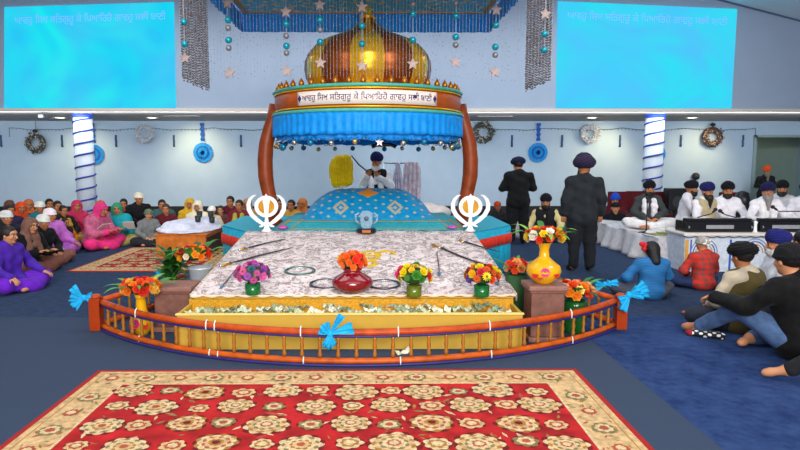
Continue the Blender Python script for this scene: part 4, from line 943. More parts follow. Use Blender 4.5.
for px, items, lab in orn:
    p0 = ony(px, 20, by0-.07); t = thing('star_ornament_string', lab, 'decoration', (p0.x, by0-.07, 0)); lo = ony(px, items[-1][1], by0-.07).z; zt_ = CZ if cx0 < p0.x < cx1 else 4.62
    MB().tube([(0, 0, lo), (0, 0, zt_)], .004, 5).build('cord', m_thr, t)
    for k, py in items: inst('star' if k == 's' else 'ball', {'s': bs, 'b': sb, 'g': sg_}[k], t, (0, -.0, ony(px, py, by0-.07).z))

# ================================================================== LEFT: wooden table with white cloths
a_, b_ = onz(155, 258.5), onz(207, 258.5); tx, tw, td, th = a_.x, b_.x-a_.x, 1.35, .44; ty = a_.y
t = thing('wooden_chest_table', 'low orange-brown wooden table left of the stage', 'table', (tx, ty, 0))
MB().box((0.02, .02, .0), (tw-.02, td-.02, th-.03)).build('carcass', mat('orange_brown_wood', '#c06a14', .5, var=.35, scale=7, bump=.1), t)
MB().box((-.01, -.01, th-.03), (tw+.01, td+.01, th)).build('top', mat('orange_brown_wood', '#b5651c', .45), t, bevel=.006)
MB().box((tw-.02, .06, .05), (tw-.008, td-.06, th-.08)).build('side_panel', mat('dark_wood_side', '#3a1f14', .6), t)
F = SDF((-.15, -.15, -.14), (tw+.15, td+.15, .40), .018)
F.ell((tw*.5, td*.5, .02), (tw*.56, td*.56, .05), .05); F.ell((tw*.35, td*.45, .08), (.35, .5, .12), .06); F.ell((tw*.66, td*.7, .10), (.28, .4, .11), .06); F.ell((tw*.2, td*.25, .05), (.26, .3, .07), .05)
F.folds(.012, 22, 5); F.plane((0, 0, .004), (0, 0, 1)); o = bpy.data.objects.new('folded_white_sheet', F.mesh('folded_white_sheet', cloth('white_sheet', '#dcdcec', bump=.3))); C.objects.link(o)
o.location = (tx, ty, th); tag(o, 'rumpled white sheets heaped on the low wooden table', 'cloth')
cupd = MB().lathe([(.04, 0), (.05, .02), (.055, .12), (.045, .12)], 16).data('cup', mat('dark_green_cup', '#262d2c', .4), True)
for i, (u, v, zz) in enumerate(((.72, .30, .17), (.62, .62, .22), (.80, .75, .20), (.90, .55, .12))):
    o = inst('dark_cup', cupd, None, (tx+tw*u, ty+td*v, th+zz)); tag(o, 'small dark cup standing on the white sheets, %s' % ('nearest the front', 'behind the front one', 'farthest back', 'nearest the stage')[i], 'cup')

# ================================================================== RIGHT: musicians' platform
SX0, SY0, SZ = 4.80, 9.95, .44
t = thing('musicians_platform', 'low platform draped in white sheets carrying the seated musicians', 'platform', (0, 0, 0))
MB().box((SX0+.05, SY0, 0), (11.2, 13.1, SZ-.02)).build('body', cloth('white_drape_body', '#cfc9cc'), t)
q = MB()
per = [(SX0, 13.15)]+[(SX0, y) for y in np.arange(13.0, SY0, -.04)]+[(x, SY0-.05) for x in np.arange(SX0, 6.0, .04)]
def drape(u, v):
    i = min(len(per)-1, int(u*(len(per)-1)+.5)); x, y = per[i]; w_ = math.sin(i*.55)*.035+math.sin(i*.23+1)*.05; k = .2+.8*v
    nx__, ny__ = (-1, 0) if i < len(per)-31 else (0, -1)
    return (x+nx__*(w_*k+.10*v+.02), y+ny__*(w_*k+.10*v+.02), SZ*(1-v)+.012)
q.grid(drape, len(per)-1, 8); m_dr = cloth('white_drape', '#d9d5d8', bump=.3)
q.build('side_drape', m_dr, t, smooth=True, solid=.01)
MB().grid(lambda u, v: (SX0-.03+6.4*u, SY0-.05+3.2*v, SZ+.004+.010*math.sin(u*50+v*7)+.008*math.sin(v*30-u*20)), 120, 50).build('top_sheet', m_dr, t, smooth=True, solid=.008)
F = SDF((-.8, -.35, -.3), (.8, .4, .2), .02); F.ell((-.2, 0, .0), (.5, .22, .08), .05); F.ell((.3, .05, -.02), (.35, .24, .09), .05); F.ell((-.45, -.1, -.1), (.2, .16, .16), .06); F.folds(.015, 26, 3)
F.plane((0, 0, -.02), (0, 0, 1)); o = bpy.data.objects.new('crumpled_sheet', F.mesh('crumpled_sheet', cloth('cream_sheet', '#e4e0dc', bump=.3))); C.objects.link(o); o.location = (5.5, 10.45, SZ+.04)
tag(o, 'crumpled cream sheet on the near left corner of the musicians platform', 'cloth')
o = MB().box((-.28, -.10, 0), (.28, .10, .03)).box((-.2, -.07, .03), (.22, .08, .055), 1).build('printed_papers', [mat('olive_papers', '#a9a46c', .8, var=.3, scale=25), mat('olive_papers_b', '#8f9a5a', .8, var=.4, scale=30)], loc=(ony(676, 232, 10.0).x, 10.22, SZ+.02), bevel=.006)
tag(o, 'yellowish green folded papers beside the first black harmonium', 'papers')
# long table in front with printed cloth
TX0, TX1, TY0, TY1, TZ = 4.86, 9.2, 9.25, 9.88, .61
t = thing('front_table', 'long low table with pale printed cloth in front of the musicians', 'table', (0, 0, 0))
MB().box((TX0, TY0, TZ-.04), (TX1, TY1, TZ)).build('tabletop', mat('cream_tabletop', '#e9dfd6', .5, var=.06), t, bevel=.008)
MB().box((TX0+.03, TY0+.03, 0), (TX1-.03, TY1-.03, TZ-.04)).build('front_cloth', cloth('pale_print_cloth', '#d3dbe8', bump=.1), t)
m_pb = mat('print_blue', '#2c5fb8', .7); m_po = mat('print_orange', '#e0a24a', .7); m_pg = mat('print_grey_blue', '#8fa3c0', .7)
yf = TY0+.026
for cx in (5.20, 6.0, 6.85, 7.7, 8.55):
    for r, m_ in ((.21, m_pg), (.17, m_pb), (.13, m_po)):
        MB().tube([(cx+r*math.cos(a), yf, .30+r*1.05*math.sin(a)) for a in [PI*i/24 for i in range(25)]], .008, 6).build('printed_arch', m_, t, smooth=True)
for x, m_, w_ in ((4.90, m_po, .05), (4.98, m_pb, .02), (5.6, m_pb, .03), (6.43, m_po, .03), (7.27, m_pb, .03), (8.1, m_po, .03)): MB().box((x, yf-.004, .03), (x+w_, yf+.006, TZ-.1)).build('printed_stripe', m_, t)
q = MB(); n = 200
q.tube([(TX0+(TX1-TX0)*i/n, TY0-.006, TZ-.045-.018*abs(math.sin(i*PI/8))) for i in range(n+1)], .007, 5); q.build('scalloped_trim', mat('dark_scallop', '#3a4558', .6), t)
# harmoniums
m_hb = mat('black_lacquer', '#101014', .25, var=.1, bump=0, spec=.6); m_hp = mat('silver_plate', '#b8babf', .3, .5)
def harmonium(x0, x1, y, lab):
    w_ = x1-x0; t = thing('harmonium', lab, 'harmonium', ((x0+x1)/2, y, TZ))
    MB().box((-w_/2, -.17, 0), (w_/2, .17, .17)).build('case', m_hb, t, bevel=.008)
    MB().box((-w_/2+.03, -.16, .17), (w_/2-.03, .0, .215)).build('lid', m_hb, t, bevel=.008)
    q = MB()
    for i in range(30): x = -w_/2+.06+(w_-.12)*i/30; q.box((x, .02, .17), (x+(w_-.12)/30*.86, .15, .183), 0)
    q.build('keys', mat('ivory_keys', '#ece6d8', .4), t)
    MB().box((-.22, -.178, .055), (.22, -.17, .115)).build('name_plate', m_hp, t, bevel=.003)
    q = MB(); q.grid(lambda u, v: (-w_/2+.05+(w_-.1)*u, .17+.05*v+.012*math.sin(v*30), .03+.16*u*0+.12*v), 4, 16); q.build('bellows', mat('dark_bellows', '#2b1518', .7), t, solid=.01)
    for s in (-1, 1): MB().tube([(s*w_*.46, -.172, .06), (s*w_*.46, -.20, .08), (s*w_*.46, -.172, .10)], .008, 8).build('handle', m_hp, t, smooth=True)
    return t
h1a, h1b = ony(680, 222, 9.6).x, ony(748, 222, 9.6).x; harmonium(h1a, h1b-.02, 9.58, 'black harmonium with a silver plate, left on the long table')
h2a, h2b = ony(752, 222, 9.6).x, ony(797, 222, 9.6).x; harmonium(h2a+.02, h2b+.1, 9.58, 'black harmonium at the right end, before the grey-bearded musician')
o = MB().lathe([(.05, 0), (.03, .02), (.025, .12), (.035, .16), (.02, .18)], 14).build('white_candle_holder', m_white, loc=(h1b+.005, 9.42, TZ), smooth=True); tag(o, 'small white post standing between the two black harmoniums', 'stand')
def micstand(x, y, z, h, tip, lab):
    t = thing('microphone_stand', lab, 'microphone', (x, y, z))
    MB().lathe([(.13, 0), (.13, .012), (.03, .03), (.02, .04)], 20).build('base', m_blk, t, smooth=True); MB().tube([(0, 0, .03), (0, 0, h)], .011, 8).build('pole', m_blk, t, smooth=True)
    MB().tube([(0, 0, h), tuple(Vector(tip)*.8), tip], .009, 8).build('boom', m_blk, t, smooth=True)
    tv_ = Vector(tip); MB().ball(tip, .033, 12).build('head', mat('mic_mesh', '#2c2c30', .5, .4), t, smooth=True)
    MB().tube([tuple(tv_*.86+Vector((0, 0, .0))), tip], .018, 10).build('body', m_blk, t, smooth=True)
p = onz(646, 233, SZ+.01); micstand(p.x, p.y, SZ+.015, .42, (.02, .05, .62), 'black microphone stand before the cross-legged musician in the dark vest')
p = ony(707, 215, 9.85); micstand(ony(697, 215, 9.8).x, 9.78, TZ, .20, (.30, .02, .33), 'black microphone reaching towards the musician in the beige vest')
micstand(ony(745, 215, 9.8).x, 9.80, TZ, .16, (-.36, .10, .30), 'black microphone boom in front of the third white-clad musician')
p = ony(785, 205, 9.8); micstand(p.x+.35, 9.80, TZ, .30, (-.45, .15, .36), 'black microphone held near the grey beard at the right end')
# red padded chairs and loudspeaker behind the musicians
m_redp = cloth('dark_red_upholstery', '#58101a', rough=.8)
def chair(x, y, rz, lab):
    t = thing('padded_chair', lab, 'chair', (x, y, 0), rz, 'red padded chairs by the back wall')
    MB().box((-.24, -.24, .42), (.24, .24, .50)).build('seat', m_redp, t, bevel=.02); MB().box((-.24, .20, .56), (.24, .26, 1.02)).build('backrest', m_redp, t, bevel=.02)
    for sx in (-1, 1):
        MB().tube([(sx*.21, .24, 0), (sx*.21, .21, .45), (sx*.21, .23, .98)], .012, 8).build('leg', m_steel, t, smooth=True); MB().tube([(sx*.21, -.22, 0), (sx*.21, -.21, .43)], .012, 8).build('leg', m_steel, t, smooth=True)
for px, py, Y, lab in ((622, 200, 13.7, 'dark red padded chair behind the seated men left of the musicians'), (668, 200, 13.7, 'dark red padded chair behind the first white-clad musician'), (640, 203, 13.9, 'dark red padded chair behind the dark-vested musician'), (736, 190, 13.4, 'dark red padded chair behind the third white-clad musician')):
    p = ony(px, py, Y); chair(p.x, Y, 0, lab)
p = ony(676, 198, 13.45); t = thing('loudspeaker', 'black loudspeaker on a stand behind the musicians', 'speaker', (p.x, 13.5, 0))
MB().box((-.20, -.15, .62), (.20, .15, 1.12)).build('cabinet', m_blk, t, bevel=.015); MB().tube([(0, 0, 0), (0, 0, .64)], .03, 10).build('pole', m_blk, t); MB().lathe([(.2, 0), (.2, .02), (.04, .05)], 18).build('base', m_blk, t)
MB().lathe([(.13, 0), (.13, .01), (.05, .012)], 20).build('cone', mat('speaker_cone', '#2a2a2e', .6), t).matrix_local = Matrix.Translation((0, -.151, .82)) @ Matrix.Rotation(PI/2, 4, 'X')
p = ony(742, 205, 12.3); t = thing('loudspeaker', 'small black round speaker between the third musician and the grey-bearded one', 'speaker', (p.x, 12.3, SZ+.02))
MB().lathe([(.10, 0), (.13, .1), (.15, .45), (.12, .62), (.02, .66)], 20).build('cabinet', m_blk, t, smooth=True)
# rail with robes behind the altar
t = thing('clothes_rail', 'thin metal clothes rail behind the altar attendant', 'rail', (0, 0, 0)); Yr = 12.6
a_, b_ = ony(384, 163, Yr), ony(416, 163, Yr)
MB().tube([(a_.x, Yr, a_.z), (b_.x, Yr, a_.z)], .018, 8).build('crossbar', m_bright, t, smooth=True)
for x in (a_.x, b_.x): MB().tube([(x, Yr, 0), (x, Yr, a_.z)], .016, 8).build('upright', m_bright, t, smooth=True); MB().tube([(x, Yr-.25, .02), (x, Yr+.25, .02)], .018, 8).build('foot', m_bright, t, smooth=True)
for px, w_, lab, colr in ((397.5, .12, 'pale lilac narrow scarf hanging on the left of the clothes rail', '#cdc8da'), (412, .18, 'pale lilac and pink robe hanging on the right of the clothes rail', '#d2c4d0')):
    p = ony(px, 163, Yr); rz_ = a_.z
    def f(u, v, w_=w_): k = .25+.75*min(1, v*1.8) if px < 400 else .75+.25*math.sin(min(1, v*3)*PI/2); return (w_*(2*u-1)*k+.0, -.05+.03*math.sin(u*26+v*2), rz_+.02-v*.95)
    o = MB().grid(f, 30, 20).build('hanging_robe', cloth('robe_'+colr[1:], colr, var=.3, scale=10), loc=(p.x, Yr, 0), smooth=True, solid=.02); tag(o, lab, 'robe')

# polka dot bundle and slippers on the carpet
p = onz(705, 337); F = SDF((-.26, -.12, -.02), (.26, .12, .12), .008)
for i in range(6): F.ell((-.13+.052*i, .01*math.sin(i*2), .03), (.05, .045, .035), .02)
F.plane((0, 0, .0), (0, 0, 1))
def dots():
    t = NT('polka_dots'); v, x, y, z = t.coord(); u = t.math('MULTIPLY', x, 13); w_ = t.math('MULTIPLY', t.math('ADD', y, z), 13)
    a = t.math('SUBTRACT', t.math('FRACT', t.math('ADD', u, w_)), .5); b = t.math('SUBTRACT', t.math('FRACT', t.math('SUBTRACT', u, w_)), .5)
    d = t.math('ADD', t.math('POWER', a, 2), t.math('POWER', b, 2)); red = t.math('LESS_THAN', x, -.115)
    col = t.mix(t.math('LESS_THAN', d, .11), srgb('#14161e'), srgb('#e8e8e4')); t.l(t.mix(red, col, srgb('#8f1a28')), t.b.inputs['Base Color']); t.b.inputs['Roughness'].default_value = .8; return t.m
o = bpy.data.objects.new('polka_dot_bundle', F.mesh('polka_dot_bundle', dots())); C.objects.link(o); o.location = (p.x, p.y, .001); o.rotation_euler = (0, 0, R(-28)); o.scale = (1, 1.2, 1)
tag(o, 'black and white polka dot cloth bundle with a red end on the carpet', 'cloth')
# ================================================================== PEOPLE
V3 = lambda *a: np.array(a, float)
def lerp(a, b, t): return a+(b-a)*t
def unit(a): return a/np.linalg.norm(a)
def pose(kind, arms='lap', lean=0.0, yaw=0, pitch=0, wide=1.0):
    """joints of a figure facing -Y, standing or sitting on z = 0"""
    J = {}
    if kind == 'stand': zp, zw, zc, zn, zh = .93, 1.08, 1.27, 1.455, 1.605
    elif kind == 'kneel': zp, zw, zc, zn, zh = .30, .46, .65, .84, 1.0
    else: zp, zw, zc, zn, zh = .12, .27, .46, .645, .80
    def sp(z, y=0): return V3(0, y-lean*(z-zp), z-.25*abs(lean)*(z-zp))
    J['pel'] = sp(zp); J['waist'] = sp(zw); J['chest'] = sp(zc); J['neck'] = sp(zn, .005); J['head'] = sp(zh, -.025-.03*(pitch > 10))
    shz = zn-.065
    for s, k in ((-1, 'r'), (1, 'l')):
        J['sh'+k] = sp(shz)+V3(s*.172, .0, 0); b = sp(shz)[1]
        if kind == 'stand':
            J['hip'+k] = V3(s*.095, 0, .90); J['kn'+k] = V3(s*.11, -.015, .50); J['an'+k] = V3(s*.12, .03, .085); J['toe'+k] = V3(s*.14, -.14, .035)
        elif kind == 'kneel':
            J['hip'+k] = V3(s*.10, 0, .28); J['kn'+k] = V3(s*.15, -.36, .09); J['an'+k] = V3(s*.12, .05, .06); J['toe'+k] = V3(s*.12, .18, .04)
        elif kind == 'kneeup' and s == 1:
            J['hip'+k] = V3(.10, 0, .12); J['kn'+k] = V3(.22, -.38, .34); J['an'+k] = V3(.20, -.74, .09); J['toe'+k] = V3(.20, -.90, .04)
        else:
            J['hip'+k] = V3(s*.10, 0, .11); J['kn'+k] = V3(s*.35*wide, -.27, .13); J['an'+k] = V3(-s*.06, -.38-(.05 if s > 0 else 0), .065); J['toe'+k] = V3(-s*.20, -.36-(.05 if s > 0 else 0), .045)
        A = {'lap': ((.26, -.08, .33), (.09, -.29, .22), (-.6, -.7, -.25)), 'knee': ((.29, -.08, .34), (.27, -.30, .23), (.25, -.85, -.35)),
             'read': ((.25, -.10, .31), (.11, -.35, .36), (-.3, -.8, .35)), 'play': ((.27, -.18, .33), (.17, -.44, .27), (0, -.95, -.3)),
             'over': ((.30, -.18, .40), (.30, -.46, .42), (-.2, -.9, -.3)), 'mix': ((.27, -.1, .33), (.10, -.33, .40) if s > 0 else (.22, -.32, .22), (-.4, -.8, .2)),
             'down': ((.245, .03, 1.14), (.255, -.03, .90), (0, -.12, -1)), 'front': ((.275, -.04, 1.15), (.09, -.27, 1.13), (-.8, -.4, .1)),
             'wave': ((.27, -.12, 1.20), (.05, -.30, 1.36), (-.4, -.3, .7)) if s > 0 else ((.24, -.16, 1.20), (.12, -.33, 1.38), (-.2, -.4, .7))}[arms]
        e, w_, d = [V3(*q) for q in A]; base = 0 if kind == 'stand' else (.19 if kind == 'kneel' else 0)
        for q in (e, w_): q[2] += base; q[1] += b*(.8 if kind != 'stand' else .3)
        for q in (e, w_, d): q[0] *= s
        J['el'+k], J['wr'+k], J['hd'+k] = e, w_, unit(d)
    J['yaw'], J['pitch'], J['kind'] = yaw, pitch, kind
    a, c = R(yaw), R(pitch)
    Rz = np.array([[math.cos(a), -math.sin(a), 0], [math.sin(a), math.cos(a), 0], [0, 0, 1]]); Rx = np.array([[1, 0, 0], [0, math.cos(c), -math.sin(c)], [0, math.sin(c), math.cos(c)]])
    J['HM'] = Rz @ Rx; J['H'] = J['head']; return J
def hp(J, *p): return J['H']+J['HM'] @ V3(*p)
def torso(F, J, e, k=.06):
    F.ell(J['pel'], (.165+e, .12+e, .125+e), k); F.ell(J['waist'], (.145+e, .108+e, .15+e), k); F.ell(J['chest'], (.160+e, .115+e, .17+e), k)
    F.cap(J['shr'], J['shl'], .056+e, k=k)
    for q in 'rl': F.cap(J['neck']+V3(0, .02, .005), lerp(J['neck'], J['sh'+q], .9)+V3(0, .015, -.01), .05+e*.7, .045+e*.7, .05)
    F.cap(J['chest'], lerp(J['chest'], J['neck'], .7), .10+e*.7, .075+e*.6, k)
def arm(F, J, k_, e, t=1.0, k=.03):
    F.cap(J['sh'+k_], J['el'+k_], .052+e, .042+e, k); F.cap(J['el'+k_], lerp(J['el'+k_], J['wr'+k_], t), .040+e, .030+e*(1.0), k)
def legs(F, J, e, k=.04, t=1.0):
    for k_ in 'rl':
        F.cap(J['hip'+k_], J['kn'+k_], .082+e, .058+e, k); F.cap(J['kn'+k_], lerp(J['kn'+k_], J['an'+k_], t), .056+e, .038+e, k)
def hand(F, w_, d, s):
    n = V3(0, 0, -1) if abs(d[2]) < .8 else V3(0, -1, 0)
    n = unit(n-d*(n @ d)); x = np.cross(d, n)*s; M = np.stack([x, d, n], 1)
    F.cap(w_-d*.02, w_+d*.015, .027, .026, .015); F.ell(w_+d*.052, (.040, .050, .017), .015, M)
    for i, L in enumerate((.055, .068, .072, .062)):
        b = w_+d*.088+x*(-.030+.020*i); m = b+unit(d+n*.35)*L*.55; F.cap(b-d*.012, m, .0095, .009, .004); F.cap(m, m+unit(d*.6+n*.9)*L*.5, .009, .0075, .003)
    b = w_+d*.028+x*.030; m = b+unit(d*.6+x*.75+n*.2)*.038; F.cap(b, m, .0125, .011, .008); F.cap(m, m+unit(d*.9+x*.1+n*.4)*.034, .011, .009, .003)
def foot(F, a, t, e=0):
    F.cap(a, lerp(a, t, .9), .036+e, .030+e, .02); F.cap(a, a+(a-t)*.22, .034+e, .030+e, .02); F.cap(lerp(a, t, .75), t, .034+e, .022+e, .015)
def head(F, J):
    HM = J['HM']; E = lambda p, r, k=.02, mode='add': F.ell(hp(J, *p), r, k, HM, mode)
    E((0, .012, .035), (.076, .096, .098)); E((0, -.022, -.045), (.060, .066, .076), .04); E((0, -.062, -.088), (.026, .026, .022), .02)
    E((0, -.066, .045), (.055, .03, .03), .03)
    for s in (-1, 1):
        E((s*.032, -.098, .016), (.018, .014, .013), .012, 'sub'); E((s*.032, -.078, .015), (.0135, .0135, .0125), .002); E((s*.079, .008, -.005), (.010, .018, .030), .008); E((s*.045, -.065, -.02), (.022, .02, .02), .02)
    F.cap(hp(J, 0, -.088, .018), hp(J, 0, -.114, -.022), .008, .013, .010); E((0, -.108, -.028), (.018, .012, .010), .008); E((0, -.086, -.058), (.025, .013, .009), .006)
    F.cap(J['neck']-V3(0, 0, .03), hp(J, 0, .015, -.05), .056, .050, .03)
LO = {'stand': ((-.45, -.62, -.03), (.45, .35, 1.95)), 'kneel': ((-.5, -.6, -.03), (.5, .4, 1.35)), 'sit': ((-.56, -.66, -.03), (.56, .34, 1.10)), 'kneeup': ((-.56, -1.05, -.03), (.56, .34, 1.10))}
def field(J, h): lo, hi = LO[J['kind']]; return SDF(lo, hi, h)
def hfield(J, h, r=.24, down=.0): c = J['head']; return SDF(c-V3(r, r+.04, r+down), c+V3(r, r+.04, r), h)
SKIN = {}
def skins(tone):
    if tone not in SKIN:
        SKIN[tone] = [mat('skin_'+tone[1:], tone, .55, var=.06, scale=9, bump=.04), mat('lips_'+tone[1:], '#8f4a3c', .5, var=0), mat('eye_white', '#e8e2da', .3, var=0, bump=0), mat('eye_dark', '#1a1210', .2, var=0, bump=0), mat('brow_'+tone[1:], '#2a1c14', .8, var=0)]
    return SKIN[tone]
BC = {}
def cached(key, fn):
    if key not in BC: BC[key] = fn()
    return BC[key]
def body_data(pk, J, h):
    def mk():
        F = field(J, h); torso(F, J, -.004)
        for k_, s in (('r', -1), ('l', 1)): arm(F, J, k_, 0); hand(F, J['wr'+k_], J['hd'+k_], s); foot(F, J['an'+k_], J['toe'+k_])
        legs(F, J, 0); head(F, J)
        def mf(c):
            q = (c-J['H']) @ J['HM']; x, y, z = np.abs(q[:, 0]), q[:, 1], q[:, 2]; m = np.zeros(len(c), int); fr = y < -.066
            m[fr & (x < .026) & (np.abs(z+.058) < .0095) & (y < -.085)] = 1; m[fr & (np.abs(x-.032) < .0125) & (np.abs(z-.015) < .0055)] = 2
            m[fr & (np.abs(x-.031) < .0095) & (np.abs(z-.015) < .0085)] = 3; m[fr & (np.abs(x-.034) < .021) & (np.abs(z-.042) < .0065)] = 4; return m
        return F.mesh('person', skins('#b9774e'), mf)
    return cached((pk, 'body', h), mk)
def garment(kind, pk, J, h, m, name, opt=()):
    sit = J['kind'] in ('sit', 'kneeup'); st = J['kind'] == 'stand'; HM = J['HM']
    def mk():
        if kind in ('turban', 'flat_turban', 'cap', 'knit', 'hair', 'longhair', 'beard', 'longbeard', 'bun'):
            F = hfield(J, min(h, .0085), .25, .16 if kind in ('longbeard', 'longhair') else .0)
            E = lambda p, r, k=.02, mode='add': F.ell(hp(J, *p), r, k, HM, mode)
            PL = lambda p, n: F.plane(hp(J, *p), HM @ unit(V3(*n)))
            if kind in ('turban', 'flat_turban'):
                w_ = 1.16 if kind == 'flat_turban' else 1.0; hh = .86 if kind == 'flat_turban' else 1.0
                if 'wide' in opt: w_, hh = 1.36, 1.18
                E((0, .016, .092 if hh > .9 else .082), (.116*w_, .128*w_, .094*hh)); E((0, -.008, .135*hh), (.086*w_, .094, .076*hh), .03); E((0, .06, .105), (.088*w_, .085, .075*hh), .03)
                X, Y, Z = F.ax[0][:, None, None], F.ax[1][None, :, None], F.ax[2][None, None, :]; q = [X-J['H'][0], Y-J['H'][1], Z-J['H'][2]]
                lx = HM[0][0]*q[0]+HM[1][0]*q[1]+HM[2][0]*q[2]; lz = HM[0][2]*q[0]+HM[1][2]*q[1]+HM[2][2]*q[2]; ly = HM[0][1]*q[0]+HM[1][1]*q[1]+HM[2][1]*q[2]
                F.v = (F.v+.0045*np.sin((lz*1.0-.55*np.abs(lx)*(ly < .0)+.25*lx)*210)*(lz > .0)).astype(np.float32)
                PL((0, -.10, .048), (0, .35, 1)); E((0, -.02, .01), (.074, .10, .05), .004, 'sub')
            elif kind == 'cap': E((0, .014, .062), (.090, .108, .092)); PL((0, -.09, .046), (0, .25, 1)); F.cap(hp(J, -.03, -.09, .052), hp(J, .03, -.09, .052), .012)
            elif kind == 'knit':
                E((0, .022, .062), (.102, .119, .098)); E((0, .014, .040), (.108, .124, .03), .015); X = F.ax[0][:, None, None]; F.v = (F.v+.003*np.sin((X-J['H'][0])*260)).astype(np.float32); F.folds(.0015, 60, 3, (1, 1, 1)); PL((0, -.09, .026), (0, .15, 1))
            elif kind == 'hair': E((0, .024, .045), (.088, .108, .105)); E((0, -.11, -.03), (.066, .07, .086), .01, 'sub'); PL((0, .0, -.06), (0, .6, 1))
            elif kind == 'bun': E((0, .024, .045), (.088, .108, .105)); E((0, .125, .03), (.045, .04, .045), .02); E((0, -.11, -.03), (.066, .07, .086), .01, 'sub'); PL((0, 0, -.07), (0, .6, 1))
            elif kind == 'longhair':
                E((0, .024, .045), (.092, .112, .108)); F.cap(hp(J, 0, .06, 0), hp(J, 0, .10, -.18), .085, .07, .04); E((0, -.12, -.04), (.07, .09, .11), .01, 'sub'); F.folds(.003, 160, 4, (1, 1, .1))
            elif kind in ('beard', 'longbeard'):
                E((0, -.062, -.088), (.062, .052, .060)); E((0, -.088, -.050), (.038, .022, .012), .01)
                for s in (-1, 1): F.cap(hp(J, s*.070, -.01, -.02), hp(J, s*.05, -.05, -.085), .016, .03, .03)
                if kind == 'longbeard': F.cap(hp(J, 0, -.085, -.10), hp(J, 0, -.10, -.30), .055, .028, .04)
                E((0, -.112, -.0585), (.020, .016, .0055), .002, 'sub'); F.folds(.003, 140, 2, (1, 1, .3))
            return F.mesh(name, m)
        if kind == 'scarf':
            lo, hi = LO[J['kind']]; z0 = J['neck'][2]-.32; F = SDF((lo[0]+.1, lo[1]+.15, z0), (hi[0]-.1, hi[1], hi[2]), h); E = lambda p, r, k=.02, mode='add': F.ell(hp(J, *p), r, k, HM, mode)
            E((0, .022, .040), (.103, .122, .120)); F.cap(hp(J, 0, .05, -.02), J['neck']+V3(0, .04, -.04), .095, .10, .05)
            for s, k_ in ((-1, 'r'), (1, 'l')):
                F.cap(J['neck']+V3(s*.05, -.01, .01), J['sh'+k_]+V3(0, -.01, -.01), .075, .068, .05); F.cap(hp(J, s*.072, -.01, .02), J['neck']+V3(s*.06, -.05, -.03), .028, .045, .03)
                F.cap(J['neck']+V3(s*.07, -.07, -.03), J['chest']+V3(s*.09, -.135, -.08), .045, .05, .03)
            F.cap(J['neck']+V3(0, -.05, -.05), J['chest']+V3(0, -.11, 0), .06, .05, .04)
            F.folds(.006, 50, 3); E((0, -.125, -.018), (.060, .095, .098), .01, 'sub'); return F.mesh(name, m)
        F = field(J, h)
        if kind == 'top':
            B = .034 if 'big' in opt else .026; torso(F, J, B+.004); arm(F, J, 'r', B, .92); arm(F, J, 'l', B, .92)
            if sit: F.ell(J['pel']+V3(0, -.02, .0), (.20, .17, .13), .05)
            if 'long' in opt:
                if sit:
                    for k_ in 'rl': F.cap(J['hip'+k_], lerp(J['hip'+k_], J['kn'+k_], .8), .115, .09, .05)
                    F.ell((0, -.22, .09), (.22, .16, .085), .05)
                elif st: F.cap(J['pel'], V3(0, 0, .62), .165, .20, .05)
            if 'coat' in opt: F.cap(J['chest']+V3(0, 0, -.05), V3(0, .0, .86), .135+B*.6, .160+B*.5, .06); F.ell((0, 0, .86), (.20, .15, .16), .06)
            F.folds(.010, 36, 7)
        elif kind == 'vest':
            E2 = .060
            F.ell(J['pel'], (.165+E2, .12+E2, .125+E2), .05); F.ell(J['waist'], (.145+E2, .108+E2, .15+E2), .05); F.ell(J['chest'], (.155+E2, .115+E2, .17+E2), .05); F.cap(lerp(J['shl'], J['shr'], .86), lerp(J['shl'], J['shr'], .14), .062+E2*.75, k=.05); F.folds(.004, 35, 2); F.cap(J['neck']+V3(0, -.17, .06), J['waist']+V3(0, -.20, -.02), .066, .04, .01, 'sub')
        elif kind == 'trousers':
            e = .036 if 'loose' in opt else .020; legs(F, J, e, .05, .93); F.ell(J['pel'], (.178, .135, .13), .05)
            if sit and 'loose' in opt: F.ell((0, -.26, .06), (.26, .15, .06), .06)
            F.folds(.007, 34, 5); F.plane((0, 0, -.005), (0, 0, 1))
        elif kind == 'lap':
            for k_ in 'rl': F.cap(J['hip'+k_]+V3(0, 0, .01), J['kn'+k_], .115, .095, .07); F.cap(J['kn'+k_], lerp(J['kn'+k_], J['an'+k_], .95), .095, .075, .06)
            F.ell((0, -.25, .07), (.33, .20, .085), .07); F.folds(.011, 30, 8); F.plane((0, 0, -.004), (0, 0, 1))
        elif kind == 'shawl':
            torso(F, J, .045, .09); arm(F, J, 'r', .04, .55, .08); arm(F, J, 'l', .034, .55, .08); F.cap(J['shr']+V3(0, -.02, -.02), J['elr'], .08, .085, .09); F.cap(J['shl']+V3(0, -.02, -.02), J['ell'], .08, .085, .09)
            F.folds(.009, 30, 11)
        elif kind == 'stole':
            for s in (-1, 1):
                F.cap(J['neck']+V3(s*.045, .03, .0), J['neck']+V3(s*.075, -.06, -.06), .038, .045, .03); F.cap(J['neck']+V3(s*.075, -.085, -.06), J['chest']+V3(s*.085, -.135, .0), .050, .055, .03); F.cap(J['chest']+V3(s*.085, -.135, .0), J['waist']+V3(s*.085, -.145, -.02), .055, .055, .03)
            F.cap(J['neck']+V3(-.05, .04, 0), J['neck']+V3(.05, .04, 0), .04, k=.03); F.folds(.005, 60, 5)
        elif kind in ('shoe_r', 'shoe_l'):
            k_ = kind[-1]; foot(F, J['an'+k_], J['toe'+k_], .008)
            F.plane((0, 0, .002), (0, 0, 1))
        return F.mesh(name, m)
    return cached((pk, kind, tuple(opt), h), mk)
